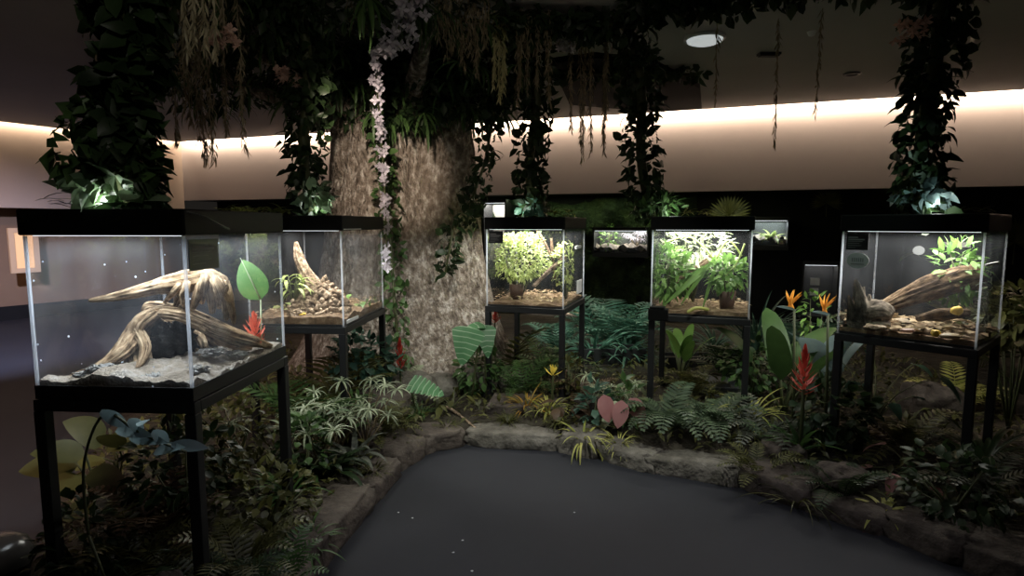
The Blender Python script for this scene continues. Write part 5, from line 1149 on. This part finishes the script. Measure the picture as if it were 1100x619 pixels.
# birds of paradise
for px, py, Y, lb, rz in ((857, 333, 3.75, 'orange bird of paradise flower beside the small dark wall case', .0), (893, 338, 3.55, 'orange bird of paradise flower touching the edge of the log terrarium', .25)):
    p = gp(px + 3, Y); h = P(px, py, Y).z - p.z; pl('bird_of_paradise', g_paradise, 92, p, lb, 'flower', rz=rz, H=h, lean=-.03)
t = thing('caladium', 'pink-leafed plant between the two middle terrarium stands', 'plant', gp(660, 3.95)); m = MB(); st = MB(); g0 = gp(660, 3.95)
for (ax, ay, bx, by, Y) in ((648, 424, 654, 452, 3.82), (668, 430, 664, 462, 3.78), (676, 428, 690, 448, 3.9)):
    A = P(ax, ay, Y); m.leaf(A, P(bx, by, Y - .03) - A, V((0, -1, .2)), .19, .11, 'ovate', .3, .2, 8); st.tube([g0, (g0 + A) / 2 + V((0, .03, .03)), A], .004, 5)
put(m.build('leaves', M['pink']), t); put(st.build('stems', M['stem']), t)
for nm_, gx, gY, lb_, mt_, lvs in (('broadleaf_plant', 78, 2.75, 'large dull leaves jutting past the outer leg of the driftwood stand', 'lv_olive', ((84, 500, 26, 500, .16), (92, 488, 40, 482, .14), (88, 512, 52, 530, .15), (98, 505, 128, 522, .12), (100, 540, 70, 560, .13))),
        ('broadleaf_plant', 112, 3.1, 'dull big-leafed plant seen under the driftwood terrarium', 'lv_olive', ((112, 475, 78, 452, .18), (118, 478, 150, 470, .13), (110, 492, 84, 500, .12), (128, 482, 110, 462, .12)))):
    g0 = gp(gx, gY); t = thing(nm_, lb_, 'plant', g0); m = MB(); st = MB()
    for i, (ax, ay, bx, by, W_) in enumerate(lvs):
        A = P(ax, ay, gY - .04 * i); Bq = P(bx, by, gY - .12 - .04 * i); m.leaf(A, Bq - A, V((0, -.55, .8)), (Bq - A).length * 1.1, W_, 'ovate', .45, .15, 9); st.tube([g0, (g0 + A) / 2 + V((.02, 0, .05)), A], .005, 5)
    put(m.build('leaves', M[mt_]), t); put(st.build('stems', M['stem']), t)
for sd, px, Y, lb in ((201, 478, 4.02, 'tiny mossy tuft growing at the back of the edging near the twig'), (202, 545, 4.12, 'mossy tuft behind the long flat grey edging slab'), (203, 430, 3.72, 'mossy tuft spilling over the edging where the carpet curves'), (204, 395, 3.3, 'mossy tuft between pale sedges and brown edging boulder'), (205, 600, 4.02, 'mossy tuft at the dark joint of the edging slabs')):
    pl('moss_tuft', g_strap, sd, gp(px, Y), lb, 'moss', n=90, L=.13, W=.008, mt='lv_olive', bend=(.8, 2.2))
# veined leaves at the trunk
t = thing('veined_heart_leaf', 'large heart-shaped leaf with pale veins in front of the trunk', 'plant', gp(505, 4.45)); m = MB(); A = P(505, 352, 4.5)
m.leaf(A, P(492, 400, 4.3) - A, V((0, -1, .55)), .30, .29, 'heart', .6, .15, 44, vein=1); put(m.build('leaf', [M['vineveins'], M['veinpale']]), t); m = MB(); m.tube([gp(505, 4.5), A + V((.05, .05, -.2)), A], .007, 6); put(m.build('stem', M['stem']), t)
t = thing('veined_heart_leaf', 'smaller veined leaf overlapping the trunk beside the large heart leaf', 'plant', gp(522, 4.5)); m = MB(); A = P(520, 350, 4.6)
m.leaf(A, P(526, 385, 4.45) - A, V((.2, -1, .6)), .26, .2, 'heart', .5, .15, 38, vein=1); m.leaf(A, V((-.6, -.5, .1)), V((0, -.5, 1)), .2, .12, 'heart', .6, .15, 20, vein=1); put(m.build('leaves', [M['vineveins'], M['veinpale']]), t); m = MB(); m.tube([gp(522, 4.6), A], .006, 6); put(m.build('stem', M['stem']), t)
t = thing('split_leaf', 'teal split leaf lying almost flat before the trunk boulders', 'plant', gp(450, 4.1)); m = MB(); A = P(440, 412, 4.2)
m.leaf(A, V((1, -.35, -.12)), V((0, -.65, 1)), .27, .19, 'monstera', .4, .12, 42, vein=1); put(m.build('leaf', [M['vineveins'], M['veinpale']]), t); m = MB(); m.tube([gp(445, 4.25), A], .006, 6); put(m.build('stem', M['stem']), t)

# low creeping cover over the soil (nobody could count it)
R.seed(99); mb = MB(); cnt = 0
while cnt < 7000:
    x = rv(-2.6, 3.6); y = rv(1.5, 6.2)
    if not inside(x, y) or edge_dist(x, y) < .12: continue
    cnt += 1; a = rv(0, 6.28); q = rv(.5, 1.2)
    mb.leaf((x, y, bed_z(x, y) + rv(0, .07)), polar(a, rv(-.1, 1.1)), V((0, 0, 1)) + rdir() * .4, .075 * q, .032 * q, 'ovate', .7, .3, 2)
tag(mb.build('ground_cover', M['lv_olive']), 'low creeping olive and brown foliage covering the soil of the bed', 'ground cover', kind='stuff')
